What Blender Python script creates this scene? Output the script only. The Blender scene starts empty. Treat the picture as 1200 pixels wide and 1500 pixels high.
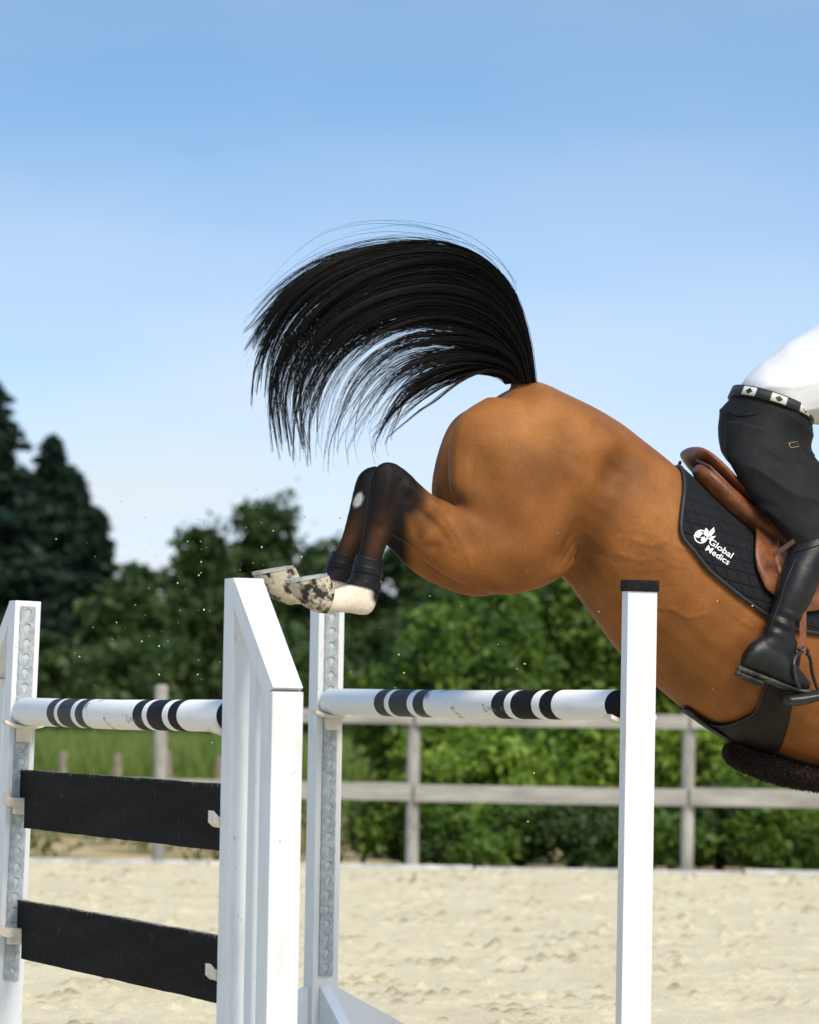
import bpy, bmesh, math, random
import numpy as np
from mathutils import Vector, Matrix
from mathutils.bvhtree import BVHTree

R = math.radians
rng = np.random.default_rng(7)
random.seed(7)
scene = bpy.context.scene
C = scene.collection

# ------------------------------------------------------------------ camera
FPX, CX, CY, HORIZON = 7000.0, 600.0, 750.0, 1046.0      # photo pixels
TILT, ROLL, CAMH = math.atan((HORIZON - CY) / FPX), R(1.0), 1.30
R0, F0, U0 = Vector((1, 0, 0)), Vector((0, math.cos(TILT), math.sin(TILT))), Vector((0, -math.sin(TILT), math.cos(TILT)))
CR = math.cos(ROLL) * R0 + math.sin(ROLL) * U0
CU = -math.sin(ROLL) * R0 + math.cos(ROLL) * U0
CAM = Vector((0, 0, CAMH))
cd = bpy.data.cameras.new('camera')
cam = bpy.data.objects.new('camera', cd); C.objects.link(cam)
cam.matrix_world = Matrix(((CR.x, CU.x, -F0.x, CAM.x), (CR.y, CU.y, -F0.y, CAM.y), (CR.z, CU.z, -F0.z, CAM.z), (0, 0, 0, 1)))
cd.sensor_fit = 'VERTICAL'; cd.sensor_height = 36.0; cd.sensor_width = 36.0
cd.lens = 36.0 * FPX / 1500.0
cd.clip_start = 0.5; cd.clip_end = 3000
cd.dof.use_dof = True; cd.dof.focus_distance = 16.2; cd.dof.aperture_fstop = 5.0
scene.camera = cam

# ------------------------------------------------------------------ world, sun, exposure
SUN_DIR = Vector((0.46, -0.82, 1.05)).normalized()
w = bpy.data.worlds.new('World'); scene.world = w; w.use_nodes = True
nt = w.node_tree; nt.nodes.clear()
out = nt.nodes.new('ShaderNodeOutputWorld'); bg = nt.nodes.new('ShaderNodeBackground')
sky = nt.nodes.new('ShaderNodeTexSky'); sky.sky_type = 'NISHITA'; sky.sun_disc = False
sky.sun_elevation = math.asin(SUN_DIR.z); sky.sun_rotation = math.atan2(SUN_DIR.x, SUN_DIR.y)
sky.air_density = 1.0; sky.dust_density = 0.6; sky.ozone_density = 2.0
tc = nt.nodes.new('ShaderNodeTexCoord'); sx = nt.nodes.new('ShaderNodeSeparateXYZ'); cx = nt.nodes.new('ShaderNodeCombineXYZ')
mz = nt.nodes.new('ShaderNodeMath'); mz.operation = 'MULTIPLY_ADD'; mz.inputs[1].default_value = 4.0; mz.inputs[2].default_value = 0.06
nt.links.new(tc.outputs['Generated'], sx.inputs[0])
nt.links.new(sx.outputs[0], cx.inputs[0]); nt.links.new(sx.outputs[1], cx.inputs[1])
nt.links.new(sx.outputs[2], mz.inputs[0]); nt.links.new(mz.outputs[0], cx.inputs[2])
nt.links.new(cx.outputs[0], sky.inputs['Vector'])
# thin cloud veil, thicker towards the horizon
mp = nt.nodes.new('ShaderNodeMapping'); mp.inputs['Scale'].default_value = (7, 7, 22)
nz = nt.nodes.new('ShaderNodeTexNoise'); nz.inputs['Scale'].default_value = 1.6; nz.inputs['Detail'].default_value = 4; nz.inputs['Roughness'].default_value = 0.45
nt.links.new(tc.outputs['Generated'], mp.inputs[0]); nt.links.new(mp.outputs[0], nz.inputs[0])
hz = nt.nodes.new('ShaderNodeMapRange'); hz.inputs[1].default_value = 0.022; hz.inputs[2].default_value = 0.125; hz.inputs[3].default_value = 0.95; hz.inputs[4].default_value = 0.22
nt.links.new(sx.outputs[2], hz.inputs[0])
nm = nt.nodes.new('ShaderNodeMapRange'); nm.inputs[1].default_value = 0.3; nm.inputs[2].default_value = 0.7; nm.inputs[3].default_value = 0.74; nm.inputs[4].default_value = 1.18
nt.links.new(nz.outputs[0], nm.inputs[0])
mm = nt.nodes.new('ShaderNodeMath'); mm.operation = 'MULTIPLY'; mm.use_clamp = True
nt.links.new(hz.outputs[0], mm.inputs[0]); nt.links.new(nm.outputs[0], mm.inputs[1])
mixc = nt.nodes.new('ShaderNodeMix'); mixc.data_type = 'RGBA'; mixc.inputs['B'].default_value = (3.35, 3.5, 3.65, 1)
nt.links.new(mm.outputs[0], mixc.inputs['Factor']); hsv = nt.nodes.new('ShaderNodeHueSaturation'); hsv.inputs['Saturation'].default_value = 1.20; hsv.inputs['Hue'].default_value = 0.488; hsv.inputs['Value'].default_value = 1.2
nt.links.new(sky.outputs[0], hsv.inputs['Color']); nt.links.new(hsv.outputs[0], mixc.inputs['A'])
nt.links.new(mixc.outputs['Result'], bg.inputs[0]); bg.inputs[1].default_value = 0.15
nt.links.new(bg.outputs[0], out.inputs[0])
sl = bpy.data.lights.new('sun', 'SUN'); sl.energy = 2.75; sl.angle = R(26); sl.color = (1.0, 0.91, 0.76)
sun = bpy.data.objects.new('sun', sl); C.objects.link(sun)
sun.rotation_euler = (-SUN_DIR).to_track_quat('-Z', 'Y').to_euler()
vs = scene.view_settings
vs.view_transform = 'Standard'; vs.look = 'None'; vs.exposure = 0.70; vs.gamma = 1.0; vs.use_curve_mapping = False

# ------------------------------------------------------------------ helpers: pixels to places
def ray(px, py):
    return F0 + CR * ((px - CX) / FPX) - CU * ((py - CY) / FPX)
def at(px, py, Y):
    d = ray(px, py); return CAM + d * (Y / d.y)
def on_ground(px, py):
    d = ray(px, py); return CAM + d * (-CAMH / d.z)
def project(P):
    v = np.asarray(P, float) - np.array(CAM)
    z = v @ np.array(F0)
    return CX + FPX * (v @ np.array(CR)) / z, CY - FPX * (v @ np.array(CU)) / z
# travel direction of the horse, across the bars
ANG = math.atan2(0.316, 0.95)
UD = Vector((math.cos(ANG), math.sin(ANG), 0)); WD = Vector((math.sin(ANG), -math.cos(ANG), 0))   # WD: sideways, towards camera
HM = Vector((-0.40, 16.5, 0))
def HP(px, py, wv=0.0):
    d = ray(px, py); o = HM + WD * wv
    return CAM + d * ((o - CAM).dot(WD) / d.dot(WD))
def side(p): return (Vector(p) - HM).dot(WD)
def mirror(p): return Vector(p) - 2 * side(p) * WD

# ------------------------------------------------------------------ helpers: materials
def nodes_of(name):
    m = bpy.data.materials.new(name); m.use_nodes = True
    t = m.node_tree; b = t.nodes['Principled BSDF']
    return m, t, b
def N(t, kind, **kw):
    n = t.nodes.new(kind)
    for k, v in kw.items():
        if k in n.inputs.keys(): n.inputs[k].default_value = v
        else: setattr(n, k, v)
    return n
def ramp(t, src, stops, interp='LINEAR'):
    r = t.nodes.new('ShaderNodeValToRGB'); r.color_ramp.interpolation = interp
    e = r.color_ramp.elements
    while len(e) < len(stops): e.new(0.5)
    for q, (p, c) in zip(e, stops):
        q.position = p; q.color = (*c, 1) if len(c) == 3 else c
    t.links.new(src, r.inputs[0]); return r.outputs[0]
def coords(t, scale=(1, 1, 1)):
    c = t.nodes.new('ShaderNodeTexCoord'); m = t.nodes.new('ShaderNodeMapping'); m.inputs['Scale'].default_value = scale
    t.links.new(c.outputs['Object'], m.inputs[0]); return m.outputs[0]
def add_bump(t, b, src, strength, dist=0.01):
    n = t.nodes.new('ShaderNodeBump'); n.inputs['Strength'].default_value = strength; n.inputs['Distance'].default_value = dist
    t.links.new(src, n.inputs['Height']); t.links.new(n.outputs[0], b.inputs['Normal']); return n
def pm(name, c1, c2, scale=20, rough=0.6, bump=0.2, bscale=80, bdist=0.004, detail=6, lo=0.35, hi=0.65, spec=0.5, stretch=(1, 1, 1), metal=0.0):
    m, t, b = nodes_of(name); co = coords(t, stretch)
    n = N(t, 'ShaderNodeTexNoise', Scale=scale, Detail=detail, Roughness=0.6); t.links.new(co, n.inputs['Vector'])
    t.links.new(ramp(t, n.outputs[0], [(lo, c1), (hi, c2)]), b.inputs['Base Color'])
    b.inputs['Roughness'].default_value = rough; b.inputs['Specular IOR Level'].default_value = spec; b.inputs['Metallic'].default_value = metal
    if bump:
        n2 = N(t, 'ShaderNodeTexNoise', Scale=bscale, Detail=4); t.links.new(co, n2.inputs['Vector'])
        add_bump(t, b, n2.outputs[0], bump, bdist)
    return m
M = {}
def white_paint():
    m, t, b = nodes_of('white_paint'); co = coords(t, (1, 1, 0.25))
    n = N(t, 'ShaderNodeTexNoise', Scale=9, Detail=8, Roughness=0.65); t.links.new(co, n.inputs['Vector'])
    base = ramp(t, n.outputs[0], [(0.30, (0.60, 0.60, 0.58)), (0.45, (0.70, 0.71, 0.71)), (0.7, (0.74, 0.75, 0.755))])
    co2 = coords(t, (1, 1, 0.5)); n2 = N(t, 'ShaderNodeTexNoise', Scale=46, Detail=5, Roughness=0.7); t.links.new(co2, n2.inputs['Vector'])
    mask = ramp(t, n2.outputs[0], [(0.645, (0, 0, 0)), (0.72, (1, 1, 1))])
    mx = N(t, 'ShaderNodeMix', data_type='RGBA'); t.links.new(mask, mx.inputs['Factor']); t.links.new(base, mx.inputs['A']); mx.inputs['B'].default_value = (0.45, 0.40, 0.32, 1)
    t.links.new(mx.outputs['Result'], b.inputs['Base Color']); b.inputs['Roughness'].default_value = 0.42
    add_bump(t, b, n2.outputs[0], 0.12, 0.003); return m
M['white'] = white_paint()
M['cap'] = pm('black_plastic_cap', (0.005, 0.005, 0.0052), (0.016, 0.015, 0.014), 30, 0.6, spec=.12)
M['zinc'] = pm('galvanised_steel', (0.27, 0.31, 0.33), (0.44, 0.48, 0.50), 45, 0.5, 0.15, 60, metal=0.25)
M['zinc_dark'] = pm('galvanised_recess', (0.40, 0.42, 0.42), (0.58, 0.60, 0.60), 60, 0.6, 0.1, metal=0.2)
M['cup'] = pm('cream_plastic', (0.62, 0.55, 0.44), (0.76, 0.70, 0.60), 25, 0.45, 0.1)
def plank_mat():
    m, t, b = nodes_of('black_painted_board'); co = coords(t, (1, .12, 1))
    n = N(t, 'ShaderNodeTexNoise', Scale=14, Detail=6, Roughness=.6); t.links.new(co, n.inputs['Vector'])
    base = ramp(t, n.outputs[0], [(.35, (.003, .003, .003)), (.65, (.010, .0092, .009))])
    co2 = coords(t, (1, 1, .3)); n2 = N(t, 'ShaderNodeTexNoise', Scale=85, Detail=5, Roughness=.75); t.links.new(co2, n2.inputs['Vector'])
    tc_ = t.nodes.new('ShaderNodeTexCoord'); sp_ = t.nodes.new('ShaderNodeSeparateXYZ'); t.links.new(tc_.outputs['Object'], sp_.inputs[0])
    ed = N(t, 'ShaderNodeMapRange'); ed.inputs[1].default_value = .090; ed.inputs[2].default_value = .104; ed.inputs[3].default_value = 0; ed.inputs[4].default_value = .14; t.links.new(sp_.outputs[2], ed.inputs[0])
    ad = N(t, 'ShaderNodeMath', operation='ADD'); t.links.new(n2.outputs[0], ad.inputs[0]); t.links.new(ed.outputs[0], ad.inputs[1])
    mk = ramp(t, ad.outputs[0], [(.63, (0, 0, 0)), (.70, (1, 1, 1))])
    mx = N(t, 'ShaderNodeMix', data_type='RGBA'); t.links.new(mk, mx.inputs['Factor']); t.links.new(base, mx.inputs['A']); mx.inputs['B'].default_value = (.17, .15, .12, 1)
    t.links.new(mx.outputs['Result'], b.inputs['Base Color']); b.inputs['Roughness'].default_value = .7; b.inputs['Specular IOR Level'].default_value = .05
    add_bump(t, b, n2.outputs[0], .3, .003); return m
M['plank'] = plank_mat()
M['bare_wood'] = pm('chipped_bare_wood', (0.05, 0.045, 0.04), (0.38, 0.34, 0.28), 40, 0.8, 0.3, 90, lo=0.45, hi=0.6)
M['fence'] = pm('weathered_grey_timber', (0.22, 0.205, 0.18), (0.40, 0.375, 0.33), 12, 0.85, 0.4, 60, 0.006, stretch=(1, 1, 0.3))
M['rail'] = pm('weathered_rail_timber', (0.22, 0.205, 0.18), (0.40, 0.375, 0.33), 12, 0.85, 0.4, 60, 0.006, stretch=(0.15, 1, 1))
M['stake'] = pm('old_stake_timber', (0.16, 0.13, 0.10), (0.32, 0.27, 0.21), 14, 0.9, 0.3, 60)
M['edging'] = pm('arena_edging', (0.34, 0.34, 0.33), (0.62, 0.62, 0.60), 6, 0.8, 0.3, 40)
M['bark'] = pm('bark', (0.04, 0.03, 0.022), (0.11, 0.085, 0.06), 12, 0.9, 0.6, 30, 0.02, stretch=(1, 1, 0.3))

def pole_mat(bands):
    m, t, b = nodes_of('striped_pole'); c = t.nodes.new('ShaderNodeTexCoord')
    s = t.nodes.new('ShaderNodeSeparateXYZ'); t.links.new(c.outputs['Object'], s.inputs[0])
    mr = N(t, 'ShaderNodeMapRange'); mr.inputs[1].default_value = -1.5; mr.inputs[2].default_value = 1.5; t.links.new(s.outputs[1], mr.inputs[0])
    n0 = N(t, 'ShaderNodeTexNoise', Scale=60, Detail=3); t.links.new(c.outputs['Object'], n0.inputs['Vector'])
    ad = N(t, 'ShaderNodeMath', operation='MULTIPLY_ADD'); ad.inputs[1].default_value = 0.0022; t.links.new(n0.outputs[0], ad.inputs[0]); t.links.new(mr.outputs[0], ad.inputs[2])
    st = [(0.0, (0.80, 0.79, 0.77))]
    for a, z in bands: st += [(a, (0.006, 0.006, 0.0065)), (z, (0.80, 0.79, 0.77))]
    col = ramp(t, ad.outputs[0], st, 'CONSTANT')
    mp = N(t, 'ShaderNodeMapping'); mp.inputs['Scale'].default_value = (1, 0.35, 1); t.links.new(c.outputs['Object'], mp.inputs[0])
    n = N(t, 'ShaderNodeTexNoise', Scale=24, Detail=6, Roughness=0.7); t.links.new(mp.outputs[0], n.inputs['Vector'])
    sc = ramp(t, n.outputs[0], [(0.58, (0, 0, 0)), (0.66, (0.85, 0.85, 0.85))])
    # scuffs sit in the middle third, where horses hit the pole
    mid = ramp(t, mr.outputs[0], [(0.30, (0.12,) * 3), (0.42, (1,) * 3), (0.60, (1,) * 3), (0.72, (0.12,) * 3)])
    mu = N(t, 'ShaderNodeMix', data_type='RGBA', blend_type='MULTIPLY'); mu.inputs['Factor'].default_value = 1; t.links.new(sc, mu.inputs['A']); t.links.new(mid, mu.inputs['B'])
    mx = N(t, 'ShaderNodeMix', data_type='RGBA'); t.links.new(mu.outputs['Result'], mx.inputs['Factor']); t.links.new(col, mx.inputs['A']); mx.inputs['B'].default_value = (0.17, 0.13, 0.09, 1)
    t.links.new(mx.outputs['Result'], b.inputs['Base Color']); b.inputs['Roughness'].default_value = 0.5; b.inputs['Specular IOR Level'].default_value = 0.1
    return m

def sand_mat():
    m, t, b = nodes_of('arena_sand'); co = coords(t)
    n = N(t, 'ShaderNodeTexNoise', Scale=1.3, Detail=8, Roughness=0.7); t.links.new(co, n.inputs['Vector'])
    n2 = N(t, 'ShaderNodeTexNoise', Scale=60, Detail=5, Roughness=0.7); t.links.new(co, n2.inputs['Vector'])
    c1 = ramp(t, n.outputs[0], [(0.3, (0.55, 0.475, 0.31)), (0.6, (0.64, 0.565, 0.39))])
    c2 = ramp(t, n2.outputs[0], [(0.3, (0.72, 0.70, 0.66)), (0.6, (1, 1, 1))])
    mu = N(t, 'ShaderNodeMix', data_type='RGBA', blend_type='MULTIPLY'); mu.inputs['Factor'].default_value = 1
    t.links.new(c1, mu.inputs['A']); t.links.new(c2, mu.inputs['B'])
    at_ = N(t, 'ShaderNodeAttribute', attribute_name='damp')
    mx = N(t, 'ShaderNodeMix', data_type='RGBA'); t.links.new(at_.outputs['Fac'], mx.inputs['Factor']); t.links.new(mu.outputs['Result'], mx.inputs['A']); mx.inputs['B'].default_value = (0.20, 0.165, 0.10, 1)
    t.links.new(mx.outputs['Result'], b.inputs['Base Color']); b.inputs['Roughness'].default_value = 0.95; b.inputs['Specular IOR Level'].default_value = 0.15
    add_bump(t, b, n2.outputs[0], 0.5, 0.01); return m
M['sand'] = sand_mat()
M['soil'] = pm('dry_grass_soil', (0.13, 0.12, 0.045), (0.46, 0.34, 0.18), 1.1, 0.95, 0.5, 20, 0.03, lo=0.38, hi=0.55, spec=0.1)

def leaf_mat(name, c1, c2, trans=0.35):
    m, t, b = nodes_of(name)
    a = N(t, 'ShaderNodeAttribute', attribute_name='tone')
    col = ramp(t, a.outputs['Fac'], [(0.0, c1), (1.0, c2)])
    t.links.new(col, b.inputs['Base Color']); b.inputs['Roughness'].default_value = 0.55; b.inputs['Specular IOR Level'].default_value = 0.3
    tr = N(t, 'ShaderNodeBsdfTranslucent'); hs = N(t, 'ShaderNodeHueSaturation', Value=1.3, Saturation=1.1); t.links.new(col, hs.inputs['Color']); t.links.new(hs.outputs[0], tr.inputs[0])
    ms = N(t, 'ShaderNodeMixShader'); ms.inputs[0].default_value = trans
    t.links.new(b.outputs[0], ms.inputs[1]); t.links.new(tr.outputs[0], ms.inputs[2]); t.links.new(ms.outputs[0], t.nodes['Material Output'].inputs[0])
    return m
M['leaf_spruce'] = leaf_mat('spruce_needles', (0.008, 0.022, 0.012), (0.022, 0.05, 0.026), 0.15)
M['leaf_dark'] = leaf_mat('dark_leaves', (0.022, 0.046, 0.012), (0.078, 0.125, 0.034), 0.28)
M['leaf_mid'] = leaf_mat('mid_green_leaves', (0.030, 0.072, 0.012), (0.15, 0.235, 0.034), 0.38)
M['leaf_light'] = leaf_mat('light_green_leaves', (0.06, 0.125, 0.014), (0.29, 0.40, 0.055), 0.42)
M['crop'] = leaf_mat('crop_leaves', (0.08, 0.14, 0.025), (0.27, 0.33, 0.08), 0.38)
M['weed'] = leaf_mat('weeds', (0.04, 0.08, 0.02), (0.26, 0.22, 0.09), 0.3)

# ------------------------------------------------------------------ helpers: objects
def tag(o, label=None, cat=None, group=None, kind=None):
    if label: o['label'] = label
    if cat: o['category'] = cat
    if group: o['group'] = group
    if kind: o['kind'] = kind
    return o
def empty(name, loc=(0, 0, 0), rz=0):
    o = bpy.data.objects.new(name, None); C.objects.link(o); o.location = loc; o.rotation_euler = (0, 0, rz); o.empty_display_size = 0.1; return o
def link(name, me, m, parent=None, smooth=False):
    o = bpy.data.objects.new(name, me); C.objects.link(o)
    if m: me.materials.append(m)
    if parent: o.parent = parent
    if smooth: me.polygons.foreach_set('use_smooth', [True] * len(me.polygons))
    return o
def mesh(name, v, f):
    me = bpy.data.meshes.new(name); me.from_pydata([tuple(p) for p in v], [], f); me.update(); return me
def bm_mesh(name, bm, recalc=True):
    if recalc: bmesh.ops.recalc_face_normals(bm, faces=bm.faces)
    me = bpy.data.meshes.new(name); bm.to_mesh(me); bm.free(); return me
def box(bm, lo, hi, bev=0.004):
    r = bmesh.ops.create_cube(bm, size=1)
    for v in r['verts']:
        v.co = Vector([(lo[i] + hi[i]) / 2 + v.co[i] * (hi[i] - lo[i]) for i in range(3)])
    if bev:
        es = {e for v in r['verts'] for e in v.link_edges}
        bmesh.ops.bevel(bm, geom=list(es), offset=bev, segments=2, affect='EDGES', profile=0.7)
def boxes(name, items, m, parent=None, bev=0.004):
    bm = bmesh.new()
    for lo, hi in items: box(bm, lo, hi, bev)
    return link(name, bm_mesh(name, bm), m, parent)
def prism(bm, prof, axis_pts, bev=0):
    """extrude a polygon given as 3D points along vector axis_pts"""
    a = [bm.verts.new(p) for p in prof]; b = [bm.verts.new(Vector(p) + Vector(axis_pts)) for p in prof]
    n = len(a); bm.faces.new(a); bm.faces.new(b[::-1])
    for i in range(n): bm.faces.new((a[i], b[i], b[(i + 1) % n], a[(i + 1) % n]))

def catmull(P, t):
    P = np.asarray(P, float); n = len(P); t = min(max(t, 0), n - 1 - 1e-9); i = int(t); f = t - i
    p0, p1, p2, p3 = P[max(i - 1, 0)], P[i], P[i + 1], P[min(i + 2, n - 1)]
    return 0.5 * (2 * p1 + (p2 - p0) * f + (2 * p0 - 5 * p1 + 4 * p2 - p3) * f * f + (3 * p1 - p0 - 3 * p2 + p3) * f ** 3)
class Loft:
    """rings: (pixel A, pixel B, sideways place, half width); evaluated as a smooth tube"""
    def __init__(s, rings, mir=False):
        f = (lambda p: mirror(p)) if mir else (lambda p: p)
        s.A = np.array([f(HP(*r[0], r[2])) for r in rings]); s.B = np.array([f(HP(*r[1], r[2])) for r in rings])
        s.h = np.array([[r[3]] for r in rings]); s.n = len(rings); s.sg = -1 if mir else 1
    def at(s, t, th, off=0.0):
        a, b, h = catmull(s.A, t), catmull(s.B, t), catmull(s.h, t)[0]
        c = (a + b) / 2; e = (a - b) / 2; L = np.linalg.norm(e)
        e1 = e / L; e2 = np.array(WD) * s.sg
        return Vector(c + e1 * (L + off) * math.cos(th) + e2 * (h + off) * math.sin(th))
    def tube(s, bm, t0=0, t1=None, sub=5, seg=28, off=0.0, offs=None):
        t1 = s.n - 1 if t1 is None else t1; k = max(2, int((t1 - t0) * sub)); rows = []
        for i in range(k + 1):
            t = t0 + (t1 - t0) * i / k; o = off if offs is None else offs(i / k)
            rows.append([bm.verts.new(s.at(t, 2 * math.pi * j / seg, o)) for j in range(seg)])
        for r, q in zip(rows, rows[1:]):
            for j in range(seg): bm.faces.new((r[j], r[(j + 1) % seg], q[(j + 1) % seg], q[j]))
        bm.faces.new(rows[0][::-1]); bm.faces.new(rows[-1])
def remeshed(name, bm, voxel, smooth=6):
    me = bm_mesh(name + '_source', bm); o = bpy.data.objects.new(name + '_source', me); C.objects.link(o)
    r = o.modifiers.new('r', 'REMESH'); r.mode = 'VOXEL'; r.voxel_size = voxel; r.adaptivity = 0
    if smooth:
        s = o.modifiers.new('s', 'SMOOTH'); s.factor = 0.5; s.iterations = smooth
    dg = bpy.context.evaluated_depsgraph_get(); dg.update()
    res = bpy.data.meshes.new_from_object(o.evaluated_get(dg)); res.name = name
    bpy.data.objects.remove(o); bpy.data.meshes.remove(me)
    res.polygons.foreach_set('use_smooth', [True] * len(res.polygons)); return res
def tube_path(bm, pts, rad, seg=8, cap=True):
    pts = [Vector(p) for p in pts]; rows = []; ref = Vector((0.13, 0.2, 0.97))
    for i, p in enumerate(pts):
        d = (pts[min(i + 1, len(pts) - 1)] - pts[max(i - 1, 0)]).normalized()
        a = d.cross(ref).normalized(); b = d.cross(a); r = rad[i] if hasattr(rad, '__len__') else rad
        rows.append([bm.verts.new(p + (a * math.cos(2 * math.pi * j / seg) + b * math.sin(2 * math.pi * j / seg)) * r) for j in range(seg)])
    for r, q in zip(rows, rows[1:]):
        for j in range(seg): bm.faces.new((r[j], r[(j + 1) % seg], q[(j + 1) % seg], q[j]))
    if cap: bm.faces.new(rows[0][::-1]); bm.faces.new(rows[-1])

# ------------------------------------------------------------------ ground
def vnoise(x, y, s, seed):
    r = np.random.default_rng(seed).random((257, 257)); X, Y = x / s, y / s
    i, j = np.floor(X).astype(int), np.floor(Y).astype(int); fx, fy = X - i, Y - j
    fx, fy = fx * fx * (3 - 2 * fx), fy * fy * (3 - 2 * fy); g = lambda a, b: r[a % 257, b % 257]
    return (g(i, j) * (1 - fx) + g(i + 1, j) * fx) * (1 - fy) + (g(i, j + 1) * (1 - fx) + g(i + 1, j + 1) * fx) * fy
def grid_mesh(name, xs, ys, zf):
    X, Y = np.meshgrid(xs, ys); Z, extra = zf(X, Y); nx, ny = len(xs), len(ys)
    me = bpy.data.meshes.new(name); V = np.stack([X, Y, Z], -1).reshape(-1, 3)
    a = (np.arange(ny - 1)[:, None] * nx + np.arange(nx - 1)[None]).ravel()
    Fq = np.stack([a, a + 1, a + nx + 1, a + nx], -1)
    me.vertices.add(len(V)); me.vertices.foreach_set('co', V.ravel())
    me.loops.add(Fq.size); me.loops.foreach_set('vertex_index', Fq.ravel()); me.polygons.add(len(Fq))
    me.polygons.foreach_set('loop_start', np.arange(len(Fq)) * 4); me.update(calc_edges=True)
    if extra is not None:
        at_ = me.attributes.new('damp', 'FLOAT', 'POINT'); at_.data.foreach_set('value', extra.ravel().astype(np.float32))
    me.polygons.foreach_set('use_smooth', [True] * len(me.polygons)); return me
FENCE_Y = 40.6
def ground_z(X, Y):
    return -0.05 + 0.0 * X, None
g = grid_mesh('ground', np.array([-900, -200, -60, -20, 0, 20, 60, 200, 900.]), np.array([-60, 0, 40, 60, 100, 300, 1500.]), ground_z)
tag(link('ground', g, M['soil']), kind='structure')
def sand_z(X, Y):
    z = 0.015 * (vnoise(X, Y, 1.3, 1) - 0.5) + 0.012 * (vnoise(X, Y, 0.30, 2) - 0.5) + 0.014 * (vnoise(X, Y, 0.11, 3) - 0.5) + 0.014 * (vnoise(X, Y, 0.05, 4) - 0.5)
    damp = np.zeros_like(X); r = np.random.default_rng(5)
    def patch(x, y, m_):
        ix = np.searchsorted(SXS, [x - m_, x + m_]); iy = np.searchsorted(SYS, [y - m_, y + m_]); return (slice(iy[0], iy[1]), slice(ix[0], ix[1]))
    # hoof marks: a pit with a broken rim thrown up behind it
    for _ in range(620):
        x, y = r.uniform(-4.6, 4.6), r.uniform(18.5, 40); s = r.uniform(0.04, 0.085)
        q_ = patch(x, y, .3); dx, dy = X[q_] - x, Y[q_] - y; a = r.uniform(0, 6.28)
        p = np.exp(-((dx * dx + dy * dy) / (s * s)) ** 2); q = np.exp(-((dx - 1.5 * s * math.cos(a)) ** 2 + (dy - 1.5 * s * math.sin(a)) ** 2) / (s * s * 0.7))
        k = r.uniform(0.4, 1.1); br = .4 + 1.2 * vnoise(X[q_], Y[q_], .045, 8)
        z[q_] += k * (-0.034 * p + 0.028 * q * br)
        if r.random() < 0.4: damp[q_] = np.maximum(damp[q_], (p * 0.6 + q * 0.6) * r.uniform(0.2, 0.7) * (vnoise(X[q_], Y[q_], 0.05, 9) > 0.4))
    # loose clods, some in little heaps
    for _ in range(680):
        hx, hy = r.uniform(-4.6, 4.6), r.uniform(18.5, 40); dk = r.random() < .5
        for _ in range(r.integers(2, 12)):
            x, y, s = hx + r.normal() * .11, hy + r.normal() * .11, r.uniform(.016, .036); q_ = patch(x, y, .1)
            p = np.exp(-(((X[q_] - x) ** 2 + (Y[q_] - y) ** 2) / (s * s)) ** 2); z[q_] += p * s * r.uniform(.35, .9)
            if dk: damp[q_] = np.maximum(damp[q_], p * r.uniform(.3, .9))
    fade = np.clip((40.2 - Y) / 0.5, 0, 1) * np.clip((Y + 4) / 3, 0, 1)
    return z * fade, damp * fade
SXS = np.concatenate([np.linspace(-60, -6, 30), np.arange(-5, 5.01, 0.02), np.linspace(6, 60, 30)])
SYS = np.concatenate([np.linspace(-8, 16, 26), np.arange(17, 40.4, 0.03)])
tag(link('arena_sand', grid_mesh('arena_sand', SXS, SYS, sand_z), M['sand']), kind='structure')
# arena edging boards along the far side
edge = empty('arena_edging', (0, FENCE_Y - 0.25, 0)); tag(edge, kind='structure')
x = -12.0; k = 0
while x < 12:
    L = random.uniform(2.2, 3.2); dz = random.uniform(-0.012, 0.012)
    boxes('edging_board', [((x, -0.03, -0.08), (x + L - 0.02, 0.03, 0.035 + dz))], M['edging'], edge, 0.008); x += L

# ------------------------------------------------------------------ fence
fence = empty('paddock_fence', (0, FENCE_Y, 0)); tag(fence, 'weathered grey timber post and rail fence along the far arena side', 'fence')
fx = [at(px, 1150, FENCE_Y).x for px in (-500, -135, 234, 605, 1008, 1390, 1765)]
for x in fx:
    bm = bmesh.new(); r = 0.056; hgt = 1.50 + random.uniform(-0.02, 0.02)
    tube_path(bm, [(x, 0, -0.2), (x, 0, 0.5), (x, 0, hgt - 0.03), (x, 0, hgt)], [r, r, r, r * 0.72], 12)
    link('post', bm_mesh('post', bm), M['fence'], fence, False)
for z0, z1 in ((0.57, 0.715), (1.21, 1.335)):
    for a, b in zip(fx, fx[1:]):
        boxes('rail', [((a + 0.012, -0.058 - 0.035, z0 + random.uniform(-.01, .01)), (b - 0.012, -0.058, z1 + random.uniform(-.01, .01)))], M['rail'], fence, 0.008)
for i, (px, yy, py) in enumerate(((92, 52, 1101), (172, 52.5, 1104), (246, 53, 1100), (322, 53, 1108))):
    p = at(px, py, yy); bm = bmesh.new()
    tube_path(bm, [(0, 0, -0.1), (0.01, 0, p.z * 0.5), (0.0, 0.01, p.z - 0.02), (0, 0.01, p.z)], [0.045, 0.045, 0.042, 0.03], 10)
    o = link('field_stake', bm_mesh('field_stake', bm), M['stake']); o.location = (p.x, yy, 0)
    tag(o, 'short brown wooden stake at the edge of the green crop behind the fence', 'stake', 'stakes along the crop')

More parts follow.
